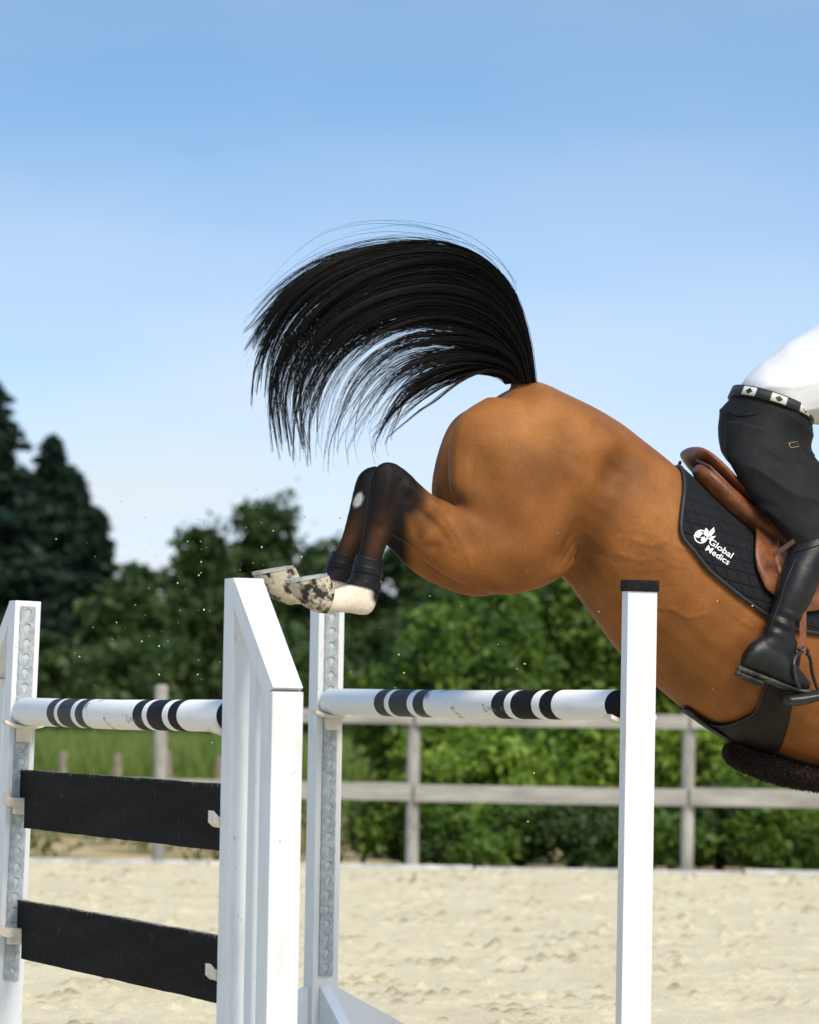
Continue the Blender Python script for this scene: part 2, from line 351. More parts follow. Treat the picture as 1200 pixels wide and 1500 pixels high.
# ------------------------------------------------------------------ foliage
def leaf_mesh(name, P, Nn, S, tone, ratio=0.55, along=None):
    """a rhombus leaf at each P, normal Nn, size S"""
    n = len(P); rr = rng.normal(size=(n, 3)) if along is None else along
    a = np.cross(Nn, rr) if along is None else along; a /= np.linalg.norm(a, axis=1, keepdims=True) + 1e-9
    b = np.cross(Nn, a); b /= np.linalg.norm(b, axis=1, keepdims=True) + 1e-9
    S = S[:, None]; Vv = np.stack([P - a * S, P - b * S * ratio, P + a * S, P + b * S * ratio], 1).reshape(-1, 3)
    me = bpy.data.meshes.new(name); me.vertices.add(len(Vv)); me.vertices.foreach_set('co', Vv.ravel())
    me.loops.add(n * 4); me.loops.foreach_set('vertex_index', np.arange(n * 4)); me.polygons.add(n)
    me.polygons.foreach_set('loop_start', np.arange(n) * 4); me.update(calc_edges=True)
    t_ = me.attributes.new('tone', 'FLOAT', 'FACE'); t_.data.foreach_set('value', np.clip(tone, 0, 1).astype(np.float32))
    return me
def unit(n):
    v = rng.normal(size=(n, 3)); return v / np.linalg.norm(v, axis=1, keepdims=True)
def crown_points(cen, rad, nclump, per, csize):
    """leaf positions on small uneven sprays spread through a lumpy crown"""
    nl = 9; lob = unit(nl) * rng.uniform(.35, .72, (nl, 1)); lr = rng.uniform(.34, .58, nl)
    k = rng.integers(0, nl, nclump); d = unit(nclump) * (rng.random((nclump, 1)) ** 0.4) * lr[k][:, None]
    cc = cen + (lob[k] + d) * rad; cs = csize * rng.uniform(0.4, 1.3, nclump); ct = rng.random(nclump)
    P, Nn, T = [], [], []
    for c, s, q in zip(cc, cs, ct):
        u = unit(per); ax = np.abs(rng.normal(size=3)) * .5 + .6; g_ = rng.normal(size=(per, 3)) * .5
        out_ = (c - cen) / rad; P.append(c + g_ * s * ax + out_ * s * .4 * rng.random((per, 1))); Nn.append(u + out_ * .6 + [0, 0, 0.45]); T.append(np.full(per, q) * 0.55 + rng.random(per) * 0.45)
    return np.concatenate(P), np.concatenate(Nn), np.concatenate(T)
def trunk_mesh(h, r, limbs, spread, seed):
    rd = random.Random(seed); bm = bmesh.new()
    top = h * 0.6
    tube_path(bm, [(0, 0, -0.2), (0.04 * r, 0, h * 0.2), (0.3 * r, 0.2 * r, h * 0.4), (0, 0.4 * r, top)], [r * 1.25, r, r * 0.7, r * 0.2], 8)
    for i in range(limbs):
        a = rd.uniform(0, 6.28); z = rd.uniform(0.2, 0.5) * h; L = spread * rd.uniform(0.4, 0.7)
        tube_path(bm, [(0, 0, z), (math.cos(a) * L * .5, math.sin(a) * L * .5, z + L * .35), (math.cos(a) * L, math.sin(a) * L, z + L * .6)], [r * .45, r * .28, r * .08], 6)
    return bm_mesh('trunk', bm)
def broadleaf(name, label, px, top, D, halfpx, leafm, clumps, per, leaf, low=0.0, group=None, cat='tree', cs=0.28):
    p = at(px, top, D); H = p.z; W = halfpx * D / FPX
    root = empty(name, (p.x, D, -0.05)); tag(root, label, cat, group)
    link('trunk', trunk_mesh(H, 0.035 * H ** 0.9 + 0.02, 7, W, int(px * 7 + D)), M['bark'], root, True)
    zc = (H + low) / 2; cen = np.array([0, 0, zc]); rad = np.array([W, W, (H - low) / 2])
    P, Nn, T = crown_points(cen, rad * 0.93, int(clumps * 2.2), int(per / 2), cs * .75 * min(W, (H - low) / 2) + 0.04)
    k = P[:, 2] > 0.05
    link('crown', leaf_mesh('crown', P[k], Nn[k], leaf * rng.uniform(0.6, 1.3, k.sum()), T[k]), leafm, root)
    return root
def spruce(name, label, px, top, D, halfpx, group):
    p = at(px, top, D); H = p.z; W = halfpx * D / FPX
    root = empty(name, (p.x, D, -0.05)); tag(root, label, 'tree', group)
    bm = bmesh.new(); tube_path(bm, [(0, 0, -0.2), (0, 0, H * .5), (0, 0, H * 0.99)], [0.16, 0.1, 0.015], 8); link('trunk', bm_mesh('trunk', bm), M['bark'], root, True)
    P, A, T, S = [], [], [], []; nb = 330
    for i in range(nb):
        f = (i + rng.random()) / nb; z = H * (0.04 + 0.96 * f); L = (W * (1 - f) ** 0.8 + 0.12) * rng.uniform(0.42, 1.18); a = i * 2.39996 + rng.normal() * .3
        n = int(50 + 110 * (1 - f)); s = rng.random(n) ** 0.7; up = 0.25 * f
        dirx, diry = math.cos(a), math.sin(a)
        zz = z + L * (-0.35 * s + 0.22 * s * s + up * s) - rng.random(n) * 0.22 * (1 - 0.6 * f); lat = rng.normal(size=n) * 0.16 * L * (1 - s * 0.6)
        P.append(np.stack([dirx * L * s - diry * lat, diry * L * s + dirx * lat, zz], -1))
        A.append(np.stack([dirx + rng.normal(size=n) * .45, diry + rng.normal(size=n) * .45, -0.35 + rng.normal(size=n) * .25], -1)); T.append(rng.random() * .5 + rng.random(n) * .5); S.append(rng.uniform(0.10, 0.22, n))
    P, A, T, S = map(np.concatenate, (P, A, T, S)); A /= np.linalg.norm(A, axis=1, keepdims=True)
    link('crown', leaf_mesh('crown', P, unit(len(P)) + [0, 0, .8], S, T, 0.33, A), M['leaf_spruce'], root)
spruce('spruce_tree', 'tallest dark spruce tree left of the wood', -12, 548, 118, 205, 'spruces')
spruce('spruce_tree', 'dark pointed spruce tree beside the tallest spruce', 78, 636, 122, 150, 'spruces')
spruce('spruce_tree', 'low dark spruce tree at the end of the spruce row beside the broadleaf trees', 140, 742, 116, 105, 'spruces')
spruce('spruce_tree', 'dark spruce tree standing behind the pointed spruce', 30, 690, 126, 150, 'spruces')
G = 'broadleaf trees of the wood'
broadleaf('broadleaf_tree', 'round dark green tree next to the low spruce', 278, 752, 112, 84, M['leaf_dark'], 70, 330, 0.13, 0.0, G)
broadleaf('broadleaf_tree', 'tall round dark green tree in the middle of the wood', 378, 716, 116, 100, M['leaf_dark'], 80, 330, 0.13, 0.0, G)
broadleaf('broadleaf_tree', 'dark green tree half hidden behind the raised hooves', 466, 752, 110, 88, M['leaf_dark'], 75, 330, 0.13, 0.0, G)
broadleaf('broadleaf_tree', 'dark green tree behind the horse\'s hind legs', 590, 775, 104, 95, M['leaf_dark'], 75, 330, 0.13, 0.0, G)
broadleaf('broadleaf_tree', 'dark tree behind the haunches of the horse', 730, 760, 100, 110, M['leaf_dark'], 75, 330, 0.13, 0.0, G)
broadleaf('broadleaf_tree', 'dark tree beyond the shrubs behind the saddle', 1120, 800, 100, 150, M['leaf_dark'], 80, 330, 0.13, 0.0, G)
broadleaf('broadleaf_tree', 'lowest dark green tree in the dip between the spruces and the round tree', 200, 822, 108, 62, M['leaf_dark'], 60, 330, 0.13, 0.0, G)
spruce('spruce_tree', 'ragged dark spruce tree between the pointed spruce and the low spruce', 110, 688, 124, 110, 'spruces')
U = 'dark undergrowth at the foot of the wood'
for i, px in enumerate((-40, 45, 125, 190, 250, 330, 410, 490)):
    broadleaf('bush', 'dark bushy undergrowth at the foot of the wood', px, 905 + 22 * (i % 3), 100 + 2 * (i % 3), 75, M['leaf_dark'], 42, 260, 0.12, 0.0, U, 'bush')
S_ = 'leafy shrubs behind the fence'
specs = [  # px, top, D, half, mat, label
    (645, 880, 50, 105, 'leaf_mid', 'mid green shrub behind the fence, beside the bare sandy bank'),
    (690, 800, 49, 120, 'leaf_mid', 'tall leafy shrub under the horse\'s thigh'),
    (800, 770, 51, 130, 'leaf_mid', 'tall leafy shrub behind the haunches of the horse'),
    (905, 740, 52, 130, 'leaf_mid', 'tall leafy shrub behind the flank of the horse'),
    (985, 672, 53, 110, 'leaf_light', 'tallest light green shrub, its tip showing over the horse\'s back'),
    (1085, 800, 51, 130, 'leaf_light', 'light green shrub behind the saddle pad'),
    (1190, 850, 50, 130, 'leaf_mid', 'mid green shrub behind the rider\'s boot'),
    (650, 1040, 44.5, 95, 'leaf_light', 'low light green bush behind the fence post under the back pole'),
    (770, 1050, 44, 100, 'leaf_light', 'low light green bush in the middle under the back pole'),
    (880, 1035, 44.5, 95, 'leaf_light', 'low light green bush next to the capped post'),
    (1000, 1040, 44, 95, 'leaf_light', 'low light green bush behind the fence under the horse\'s belly'),
    (1110, 1055, 44, 100, 'leaf_light', 'low light green bush behind the fence under the girth'),
    (1215, 1060, 44.5, 90, 'leaf_light', 'low light green bush under the horse\'s chest'),
]
for px, top, D, hw, lm, lab in specs:
    big = top < 1000
    broadleaf('shrub', lab, px, top, D, hw, M[lm], 75 if big else 46, 300, 0.06 if big else 0.056, 0.0, S_, 'shrub', 0.26)
for i, px in enumerate((600, 640, 700, 765, 840, 915, 985, 1055, 1130, 1205)):
    broadleaf('bramble', 'low bramble growing at the foot of the fence', px, 1140 + 23 * ((i * 7) % 4), 42.2 + 0.25 * (i % 2), 85, M[('leaf_mid', 'leaf_dark', 'leaf_mid')[i % 3]], 34, 240, 0.045, 0.0, 'brambles at the foot of the fence', 'bramble', 0.3)
# crop field and weeds: nobody could count the blades
def blades(name, xr, yr, n, h, wid, m, lean=0.25):
    x, y = rng.uniform(*xr, n), rng.uniform(*yr, n); hh = h * rng.uniform(0.6, 1.1, n); a = rng.uniform(0, 6.28, n)
    A = np.stack([np.cos(a) * lean, np.sin(a) * lean, np.ones(n)], -1); A /= np.linalg.norm(A, axis=1, keepdims=True)
    P = np.stack([x, y, hh / 2 - 0.05], -1); return leaf_mesh(name, P, unit(n) * [1, 1, .2], hh / 2, rng.random(n), wid, A)
tag(link('crop_field', blades('crop_field', (-11, 9), (62, 84), 80000, 1.0, 0.035, M['crop'], 0.35), M['crop']), 'tall green crop growing beyond the fence', 'crop', kind='stuff')
nw = 9000
cxs = rng.uniform(-8, 0.6, 90); cys = rng.uniform(41.5, 58, 90); kk = rng.integers(0, 90, nw)
Pw = np.stack([cxs[kk] + rng.normal(size=nw) * .16, cys[kk] + rng.normal(size=nw) * .2, rng.random(nw) * .38 * rng.random(nw)], -1)
tag(link('weeds', leaf_mesh('weeds', Pw, unit(nw), rng.uniform(.02, .06, nw), rng.random(nw)), M['weed']), 'green and dry weeds on the sandy bank behind the fence', 'weeds', kind='stuff')

# ------------------------------------------------------------------ jump: standards
AL, AR, BL, BR = 17.3, 14.6, 18.3, 15.5
def base_of(px, py, Y): p = at(px, py, Y); return Vector((p.x, p.y, 0))
bAL, bAR = base_of(31, 1046, AL), base_of(354, 1046, AR); bALw = base_of(16, 1046, AL)
bBL, bBR = base_of(477, 1046, BL), base_of(939, 1046, BR)
def rot_of(a, b): d = b - a; return math.atan2(d.x, -d.y)          # local -Y runs from a to b (towards camera)
rzA, rzB = rot_of(bAL, bAR), rot_of(bBL, bBR)
def keyhole_strip(parent, face_y, sgn, z0, z1, wid=0.056):
    """steel plate with keyhole openings on the inner face; sgn = outward side along local y"""
    n = int((z1 - z0) / 0.0535); bm = bmesh.new(); th = 0.004; hw = wid / 2
    key = []
    for i in range(14):
        a = -math.pi * 0.5 + 0.42 + (2 * math.pi - 0.84) * i / 13; key.append((0.0132 * math.cos(a), 0.006 + 0.0132 * math.sin(a)))
    key += [(-0.005, -0.017), (0.005, -0.017)]
    step = (z1 - z0) / n
    for k in range(n):
        zc = z0 + step * (k + .5)
        sq = []
        for (x, z) in key:
            d = max(abs(x) / hw, abs(z) / (step / 2)); sq.append((x / d, z / d))
        for lay in (0,):
            yo = face_y + sgn * (th + 0.003)
            ov = [bm.verts.new((x, yo, zc + z)) for x, z in sq]; iv = [bm.verts.new((x, yo, zc + z)) for x, z in key]
            bv = [bm.verts.new((x * .95, face_y + sgn * 0.0022, zc + z * .95)) for x, z in key]
            m_ = len(key)
            for i in range(m_):
                j = (i + 1) % m_
                bm.faces.new((ov[i], ov[j], iv[j], iv[i])); bm.faces.new((iv[i], iv[j], bv[j], bv[i]))
    st = link('keyhole_strip', bm_mesh('keyhole_strip', bm), M['zinc'], parent)
    boxes('strip_backing', [((-hw - .001, min(face_y, face_y + sgn * .003), z0), (hw + .001, max(face_y, face_y + sgn * .003), z1))], M['zinc_dark'], st, 0)
    return st
def cup(parent, face_y, sgn, z, flat=False):
    """shallow tray hung on the strip; z = height of its lowest inner point"""
    bm = bmesh.new(); L = 0.062; y0, y1 = face_y + sgn * 0.006, face_y + sgn * (0.006 + L)
    n = 10; wd = 0.080; dip = 0.020
    pr = [(-wd + 2 * wd * i / n, dip * ((-1 + 2 * i / n) ** 2)) for i in range(n + 1)]
    if flat: pr = [(-0.066, 0.020), (-0.052, 0.004), (-0.040, 0.0), (0.03, 0.0), (0.036, 0.03)]
    prof = [(x, y0, z + q) for x, q in pr] + [(x, y0, z + q * (1 if not flat else .8) - (0.013 if not flat else 0.032)) for x, q in pr[::-1]]
    prism(bm, prof, (0, y1 - y0, 0))
    box(bm, (-0.026, min(face_y + sgn * .007, face_y + sgn * .05), z - 0.058), (0.026, max(face_y + sgn * .007, face_y + sgn * .05), z - 0.011), 0.005)
    bmesh.ops.recalc_face_normals(bm, faces=bm.faces)
    return link('jump_cup', bm_mesh('jump_cup', bm), M['cup'], parent)
ZA, ZB, ZP1, ZP2 = 1.285, 1.342, 0.972, 0.505
PH = 0.104      # half plank height
def wing(name, base, rz, sgn, label, lean=0, H=1.705):
    """post with the strip on its inner face (towards sgn*y) and a sloping wing on the other side"""
    root = empty(name, base, rz); root.rotation_euler = (0, lean, rz); tag(root, label, 'jump standard', 'wing standards of the front element')
    Hs, Wg = 1.36, 0.44; o = -sgn
    boxes('post', [((-0.048, -0.05, 0.0), (0.048, 0.05, H))], M['white'], root)
    boxes('outer_post', [((-0.048, o * Wg - 0.045, 0.0), (0.048, o * Wg + 0.045, Hs))], M['white'], root)
    for i in range(2):
        y = o * (0.155 + 0.125 * i); zt = H - (H - Hs) * abs(y) / Wg - 0.075
        boxes('picket', [((-0.012, y - 0.035, 0.22), (0.012, y + 0.035, zt))], M['white'], root, 0.003)
    a, b = o * 0.052, o * (Wg + 0.045); sl_ = (H - Hs) / (Wg)
    bm = bmesh.new(); za, zb = H - 0.006, H - sl_ * (Wg) + 0.012
    prism(bm, [(-0.046, a, za), (-0.046, b, zb), (-0.046, b, zb - 0.0), (-0.046, o * (Wg - .047), zb - 0.03), (-0.046, a, za - 0.085)], (0.092, 0, 0))
    bmesh.ops.remove_doubles(bm, verts=bm.verts, dist=1e-5)
    link('top_board', bm_mesh('top_board', bm), M['white'], root)
    boxes('bottom_rail', [((-0.02, min(o * .052, o * (Wg - .047)), 0.12), (0.02, max(o * .052, o * (Wg - .047)), 0.22))], M['white'], root)
    for y in (0, o * Wg):
        boxes('foot', [((-0.42, y - 0.04, 0.0), (-0.05, y + 0.04, 0.09)), ((0.05, y - 0.04, 0.0), (0.42, y + 0.04, 0.09))], M['white'], root, 0.01)
    keyhole_strip(root, sgn * 0.05, sgn, 0.32, 1.665)
    cup(root, sgn * 0.05, sgn, ZA - 0.051); cup(root, sgn * .05, sgn, ZP1 + 0.002, True); cup(root, sgn * .05, sgn, ZP2 + 0.002, True)
    return root
wing('wing_standard', bALw, rzA, -1, 'white wing standard with the grey keyhole strip in full view, holding the planks\' far ends', R(1.5), 1.685)
wing('wing_standard', bAR, rzA, 1, 'white wing standard with sloping top board, beside the raised hooves')
def post_standard(name, base, rz, sgn, label, cap):
    root = empty(name, base, rz); tag(root, label, 'jump standard', 'standards of the back element'); H = 1.73 if cap else 1.70
    boxes('post', [((-0.052, 0.0 if cap else -0.05, 0.0), (0.052, 0.05, H))], M['white'], root)
    if cap: boxes('post_cap', [((-0.057, -0.006, H - 0.02), (0.057, 0.056, H + 0.018))], M['cap'], root, 0.006)
    for sx_ in (-1, 1):
        bm = bmesh.new()
        prism(bm, [(sx_ * 0.05, -0.022, 0.26), (sx_ * 0.05, -0.022, 0.0), (sx_ * 0.42, -0.022, 0.0), (sx_ * 0.42, -0.022, 0.07)], (0, 0.044, 0))
        link('foot', bm_mesh('foot', bm), M['white'], root)
        bm = bmesh.new()
        prism(bm, [(-0.022, sx_ * 0.052, 0.26), (-0.022, sx_ * 0.052, 0.0), (-0.022, sx_ * 0.38, 0.0), (-0.022, sx_ * 0.38, 0.07)], (0.044, 0, 0))
        link('foot', bm_mesh('foot', bm), M['white'], root)
    keyhole_strip(root, sgn * 0.05, sgn, 0.30, 1.69)
    cup(root, sgn * 0.05, sgn, ZB - 0.051); return root
post_standard('post_standard', bBL, rzB, -1, 'plain white jump post with a grey keyhole strip and low braced feet', False)
post_standard('post_standard', bBR, rzB, 1, 'plain white jump post with a black cap in front of the horse', True)
# ------------------------------------------------------------------ jump: poles and planks
M['pole'] = pole_mat([(0.001, 0.060), (0.212, 0.249), (0.270, 0.333), (0.354, 0.391), (0.611, 0.648), (0.666, 0.727), (0.745, 0.781)])
def pole(a, b, z, label):
    bm = bmesh.new(); L = (b - a).length / 2 - 0.062; r = 0.05
    tube_path(bm, [(0, -L, 0), (0, -L + .006, 0), (0, 0, -0.004), (0, L - .006, 0), (0, L, 0)], [r - .006, r, r, r, r - .006], 40)
    o = link('jump_pole', bm_mesh('jump_pole', bm), M['pole'], None, False)
    for p in o.data.polygons: p.use_smooth = len(p.vertices) == 4
    mid = (a + b) / 2; o.location = (mid.x, mid.y, z); o.rotation_euler = (0, 0, rot_of(a, b))
    s = 1.5 / L; o.scale = (1, 1, 1)
    return tag(o, label, 'jump pole', 'black and white jump poles')
pole(bAL, bAR, ZA, 'white pole with black bands above the two black planks')
pole(bBL, bBR, ZB, 'white pole with black bands under the horse, on the back element')
def plank(a, b, z, label):
    L = (b - a).length / 2 - 0.135; bm = bmesh.new(); n = 24; h = PH; T = 0.014
    out_ = [(L, h), (L + 0.0, h)]
    top = [(-L - .07 + (2 * L + .14) * i / n, h + random.uniform(-.0025, .001)) for i in range(n + 1)]
    bot = [(L, .004), (L, -h)] + [(L - 2 * L * i / n, -h + random.uniform(-.001, .0015)) for i in range(1, n)] + [(-L, -h), (-L, .004)]
    pts = top + [(L + .07, .004)] + bot + [(-L - .07, .004)]
    prism(bm, [(-T, y, q) for y, q in pts], (2 * T, 0, 0))
    me = bm_mesh('jump_plank', bm); o = link('jump_plank', me, M['plank']); me.materials.append(M['bare_wood'])
    for p in me.polygons:
        if p.normal.z > 0.6 or abs(p.normal.y) > 0.7: p.material_index = 1
    mid = (a + b) / 2; o.location = (mid.x, mid.y, z); o.rotation_euler = (0, 0, rot_of(a, b)); return tag(o, label, 'jump plank', 'black jump planks')
plank(bAL, bAR, ZP1, 'black painted plank hanging directly below the striped pole')
plank(bAL, bAR, ZP2, 'lower black painted plank with a scratched face')

# ------------------------------------------------------------------ horse
trunk = Loft([
    ((750, 569), (684, 628), 0, .12), ((764, 565), (678, 690), 0, .20), ((785, 559), (695, 760), 0, .255), ((826, 577), (745, 800), 0, .272),
    ((865, 596), (790, 825), 0, .275), ((902, 618), (832, 850), 0, .265), ((938, 645), (872, 902), 0, .265), ((970, 671), (914, 958), 0, .285),
    ((1000, 698), (958, 998), 0, .30), ((1045, 738), (1003, 1036), 0, .305), ((1095, 779), (1058, 1068), 0, .30), ((1145, 815), (1118, 1100), 0, .28),
    ((1195, 842), (1185, 1124), 0, .25), ((1250, 862), (1255, 1130), 0, .215), ((1310, 885), (1325, 1105), 0, .18), ((1352, 920), (1372, 1050), 0, .10)])
near_leg_r = [
    ((716, 581), (850, 612), .06, .11), ((676, 608), (885, 670), .095, .155), ((660, 655), (880, 745), .105, .175), ((660, 708), (850, 810), .125, .160), ((670, 742), (812, 852), .145, .125),
    ((655, 735), (738, 872), .155, .09), ((634, 725), (670, 852), .16, .07), ((613, 707), (628, 826), .16, .056), ((595, 689), (599, 799), .16, .05),
    ((571, 676), (581, 789), .16, .046), ((547, 690), (575, 784), .16, .043), ((537, 740), (570, 793), .16, .038), ((531, 785), (564, 806), .16, .033),
    ((525, 815), (558, 826), .16, .031), ((518, 845), (554, 852), .16, .034), ((505, 857), (554, 874), .16, .040), ((499, 859), (541, 900), .16, .039),
    ((488, 864), (506, 898), .16, .030), ((479, 858), (474, 899), .16, .036)]
FAR = {0: (18, 0), 1: (17, 0), 2: (13, 0), 3: (8, 0), 5: (5, 0), 8: (14, 0), 9: (20, 0), 10: (20, 0), 11: (17, -2), 12: (12, -5), 13: (6, -9), 14: (2, -11), 16: (-4, -15), 18: (-9, -15)}
def far_shift(r, i):
    # the left hind leg is folded a little differently from the right one
    ks = sorted(FAR); dx = float(np.interp(i, ks, [FAR[k][0] for k in ks])); dy = float(np.interp(i, ks, [FAR[k][1] for k in ks]))
    return (r[0][0] + dx, r[0][1] + dy), (r[1][0] + dx, r[1][1] + dy), r[2], r[3]
far_leg_r = [far_shift(r, i) for i, r in enumerate(near_leg_r)]
legN, legF = Loft(near_leg_r), Loft(far_leg_r, True)
fore = [((1235, 960), (1330, 1040), .13, .10), ((1240, 1070), (1335, 1110), .14, .085), ((1285, 1150), (1350, 1140), .14, .06), ((1335, 1225), (1385, 1205), .14, .045),
        ((1365, 1285), (1412, 1270), .14, .046), ((1385, 1330), (1420, 1318), .14, .034), ((1400, 1400), (1432, 1392), .14, .032), ((1405, 1425), (1445, 1415), .14, .038), ((1425, 1455), (1462, 1435), .14, .034), ((1440, 1475), (1480, 1450), .14, .042)]
neck = Loft([((1200, 850), (1310, 1100), 0, .18), ((1275, 835), (1375, 1030), 0, .125), ((1355, 800), (1440, 940), 0, .09), ((1430, 775), (1495, 890), 0, .08),
             ((1490, 762), (1522, 885), 0, .088), ((1560, 800), (1540, 898), 0, .078), ((1620, 868), (1588, 925), 0, .058), ((1662, 920), (1632, 962), 0, .055), ((1676, 945), (1655, 975), 0, .03)])
bm = bmesh.new()
for L_ in (trunk, legN, legF, neck, Loft(fore), Loft(fore, True)): L_.tube(bm)
Loft([((752, 590), (790, 585), 0, .036), ((748, 560), (783, 560), 0, .034), ((748, 535), (778, 532), 0, .026)]).tube(bm)       # dock
for s_ in (-1, 1):                                                                                                                # ears
    a = HP(1497, 772) + WD * .05 * s_; tube_path(bm, [a, a + Vector((.0, 0, .07)), a + Vector((-.02, 0, .16))], [.03, .034, .006], 10)
body_me = remeshed('horse_body', bm, 0.008, 9)
V = np.empty(len(body_me.vertices) * 3); body_me.vertices.foreach_get('co', V); V = V.reshape(-1, 3)
Nn = np.empty_like(V).ravel(); body_me.vertex_normals.foreach_get('vector', Nn); Nn = Nn.reshape(-1, 3)
WV = (V - np.array(HM)) @ np.array(WD); bpx, bpy_ = project(V)
def seg_dist(x, y, a, b):
    a, b = np.array(a, float), np.array(b, float); d = b - a; t_ = np.clip(((x - a[0]) * d[0] + (y - a[1]) * d[1]) / (d @ d), 0, 1)
    return np.hypot(x - a[0] - t_ * d[0], y - a[1] - t_ * d[1])
facing = np.clip(-(Nn @ np.array(UD * 0.31 - WD * 0.95)) * 1.6, 0, 1)
near = (WV > 0.02) * facing
disp = np.zeros(len(V))
def groove(a, b, wpx, depth): 
    global disp; disp = disp - near * depth * np.exp(-(seg_dist(bpx, bpy_, a, b) / wpx) ** 2)
groove((905, 690), (840, 820), 28, .040); groove((552, 686), (566, 680), 8, -.006); groove((545, 700), (532, 770), 5, .005)        # flank hollow
groove((925, 665), (905, 700), 22, .014)
groove((700, 680), (745, 775), 28, .020); groove((785, 770), (775, 820), 38, -.010); groove((690, 620), (684, 690), 20, .006)        # between the thigh muscles
groove((668, 735), (690, 800), 9, .006); groove((660, 745), (640, 800), 7, .005); groove((610, 745), (655, 790), 8, .005)
groove((588, 705), (562, 775), 6, .006); groove((572, 690), (556, 760), 7, -.005); groove((556, 770), (546, 820), 5, .004); groove((600, 730), (640, 770), 8, .006); groove((596, 712), (650, 748), 7, -.004)
groove((800, 640), (850, 670), 25, .010)
groove((860, 660), (905, 640), 18, -.012)       # point of hip
groove((830, 835), (880, 812), 8, .006); groove((850, 850), (900, 880), 9, -.005)
# skin wrinkles and veins over the flank
fold = vnoise(bpx + 30 * vnoise(bpx, bpy_, 40, 31), bpy_ * 2.6, 30, 21)
zone = np.exp(-(((bpx - 930) / 80) ** 2 + ((bpy_ - 815) / 60) ** 2))
disp -= near * zone * 0.0022 * np.exp(-((fold - .5) / .05) ** 2)
for vein in ([(930, 790), (955, 800), (975, 792), (1000, 803), (1020, 800)], [(905, 812), (940, 822), (965, 815), (990, 830)], [(960, 890), (985, 893), (1008, 905), (1035, 900)], [(1075, 900), (1090, 912), (1100, 918)], [(655, 760), (675, 790), (690, 830)], [(620, 745), (650, 770), (665, 800)]):
    for a, b in zip(vein, vein[1:]): groove(a, b, 3.0, -.0026)
V = V + Nn * disp[:, None]; body_me.vertices.foreach_set('co', V.ravel()); body_me.update()
# coat colouring: bay with black points and one white sock each
def sst(a, b, x): t_ = np.clip((x - a) / (b - a), 0, 1); return t_ * t_ * (3 - 2 * t_)
def mixc_(c, d, k): return c * (1 - k[:, None]) + np.array(d) * k[:, None]
nzv = vnoise(bpx, bpy_, 14, 41) - .5
col = np.tile(np.array([.250, .092, .023]), (len(V), 1))
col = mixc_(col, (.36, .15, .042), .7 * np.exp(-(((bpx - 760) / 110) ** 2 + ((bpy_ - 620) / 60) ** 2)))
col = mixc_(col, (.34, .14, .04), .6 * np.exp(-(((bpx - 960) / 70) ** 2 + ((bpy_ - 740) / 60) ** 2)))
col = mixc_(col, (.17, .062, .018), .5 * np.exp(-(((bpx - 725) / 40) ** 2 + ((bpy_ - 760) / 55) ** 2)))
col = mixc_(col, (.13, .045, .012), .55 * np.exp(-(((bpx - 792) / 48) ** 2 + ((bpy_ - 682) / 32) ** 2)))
col = mixc_(col, (.12, .042, .012), .6 * np.exp(-(seg_dist(bpx, bpy_, (915, 685), (850, 800)) / 26) ** 2))  # shade of the flank hollow, darkened into the coat colour
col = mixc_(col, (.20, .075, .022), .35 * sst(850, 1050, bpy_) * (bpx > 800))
legx = bpx + np.where(WV < 0, 0, 0)
up = (bpx - 573) * 0.62 - (bpy_ - 735) * 0.9                                        # dark on the upper, rear side of the gaskin
dark = sst(652, 600, bpx + nzv * 24) * np.maximum(sst(-38, 6, up - nzv * 18), sst(612, 588, bpx))
dark = np.maximum(dark, sst(590, 572, bpx + nzv * 14))
col = mixc_(col, (.008, .0055, .005), np.clip(dark, 0, 1))
brown = np.exp(-(((bpx - (512 + (WV > 0) * 40) + (bpy_ - 790) * .3) / 12) ** 2 + ((bpy_ - 790) / 34) ** 2))
col = mixc_(col, (.075, .029, .011), .85 * brown * (bpx < 600))
sock = sst(850, 862, bpy_ + nzv * 8 + (WV < 0) * 12) * (bpx < 572) * sst(549, 539, bpx + nzv * 10 - sst(876, 893, bpy_) * 12)
col = mixc_(col, (.70, .60, .48), np.clip(sock, 0, 1))
spot = sst(1.5, .5, ((bpx - 525 - (732 - bpy_) * .25) / (6.5 - (732 - bpy_) * .12)) ** 2 + ((bpy_ - 732) / 10.5) ** 2 + nzv * .6)
col = mixc_(col, (.5, .5, .48), spot * (WV < 0) * 1.0)
dock = sst(578, 560, bpy_ + np.abs(bpx - 765) * .25) * (np.abs(bpx - 765) < 40) * (np.abs(WV) < .06) * (bpy_ < 572)
col = mixc_(col, (.02, .011, .009), dock)
low = (bpx > 1300) * sst(1230, 1290, bpy_); col = mixc_(col, (.014, .010, .009), low)
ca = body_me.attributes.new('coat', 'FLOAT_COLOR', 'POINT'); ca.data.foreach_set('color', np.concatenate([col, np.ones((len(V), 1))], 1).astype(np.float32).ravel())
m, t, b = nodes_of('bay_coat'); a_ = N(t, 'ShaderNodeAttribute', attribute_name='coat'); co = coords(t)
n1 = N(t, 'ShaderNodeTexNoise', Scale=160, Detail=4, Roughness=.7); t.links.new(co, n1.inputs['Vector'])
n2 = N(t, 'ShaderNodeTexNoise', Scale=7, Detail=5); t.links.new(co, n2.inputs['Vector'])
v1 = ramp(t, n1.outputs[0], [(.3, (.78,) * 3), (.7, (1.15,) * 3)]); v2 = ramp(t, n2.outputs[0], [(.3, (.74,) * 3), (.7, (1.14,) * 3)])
x1 = N(t, 'ShaderNodeMix', data_type='RGBA', blend_type='MULTIPLY'); x1.inputs['Factor'].default_value = 1; t.links.new(a_.outputs['Color'], x1.inputs['A']); t.links.new(v1, x1.inputs['B'])
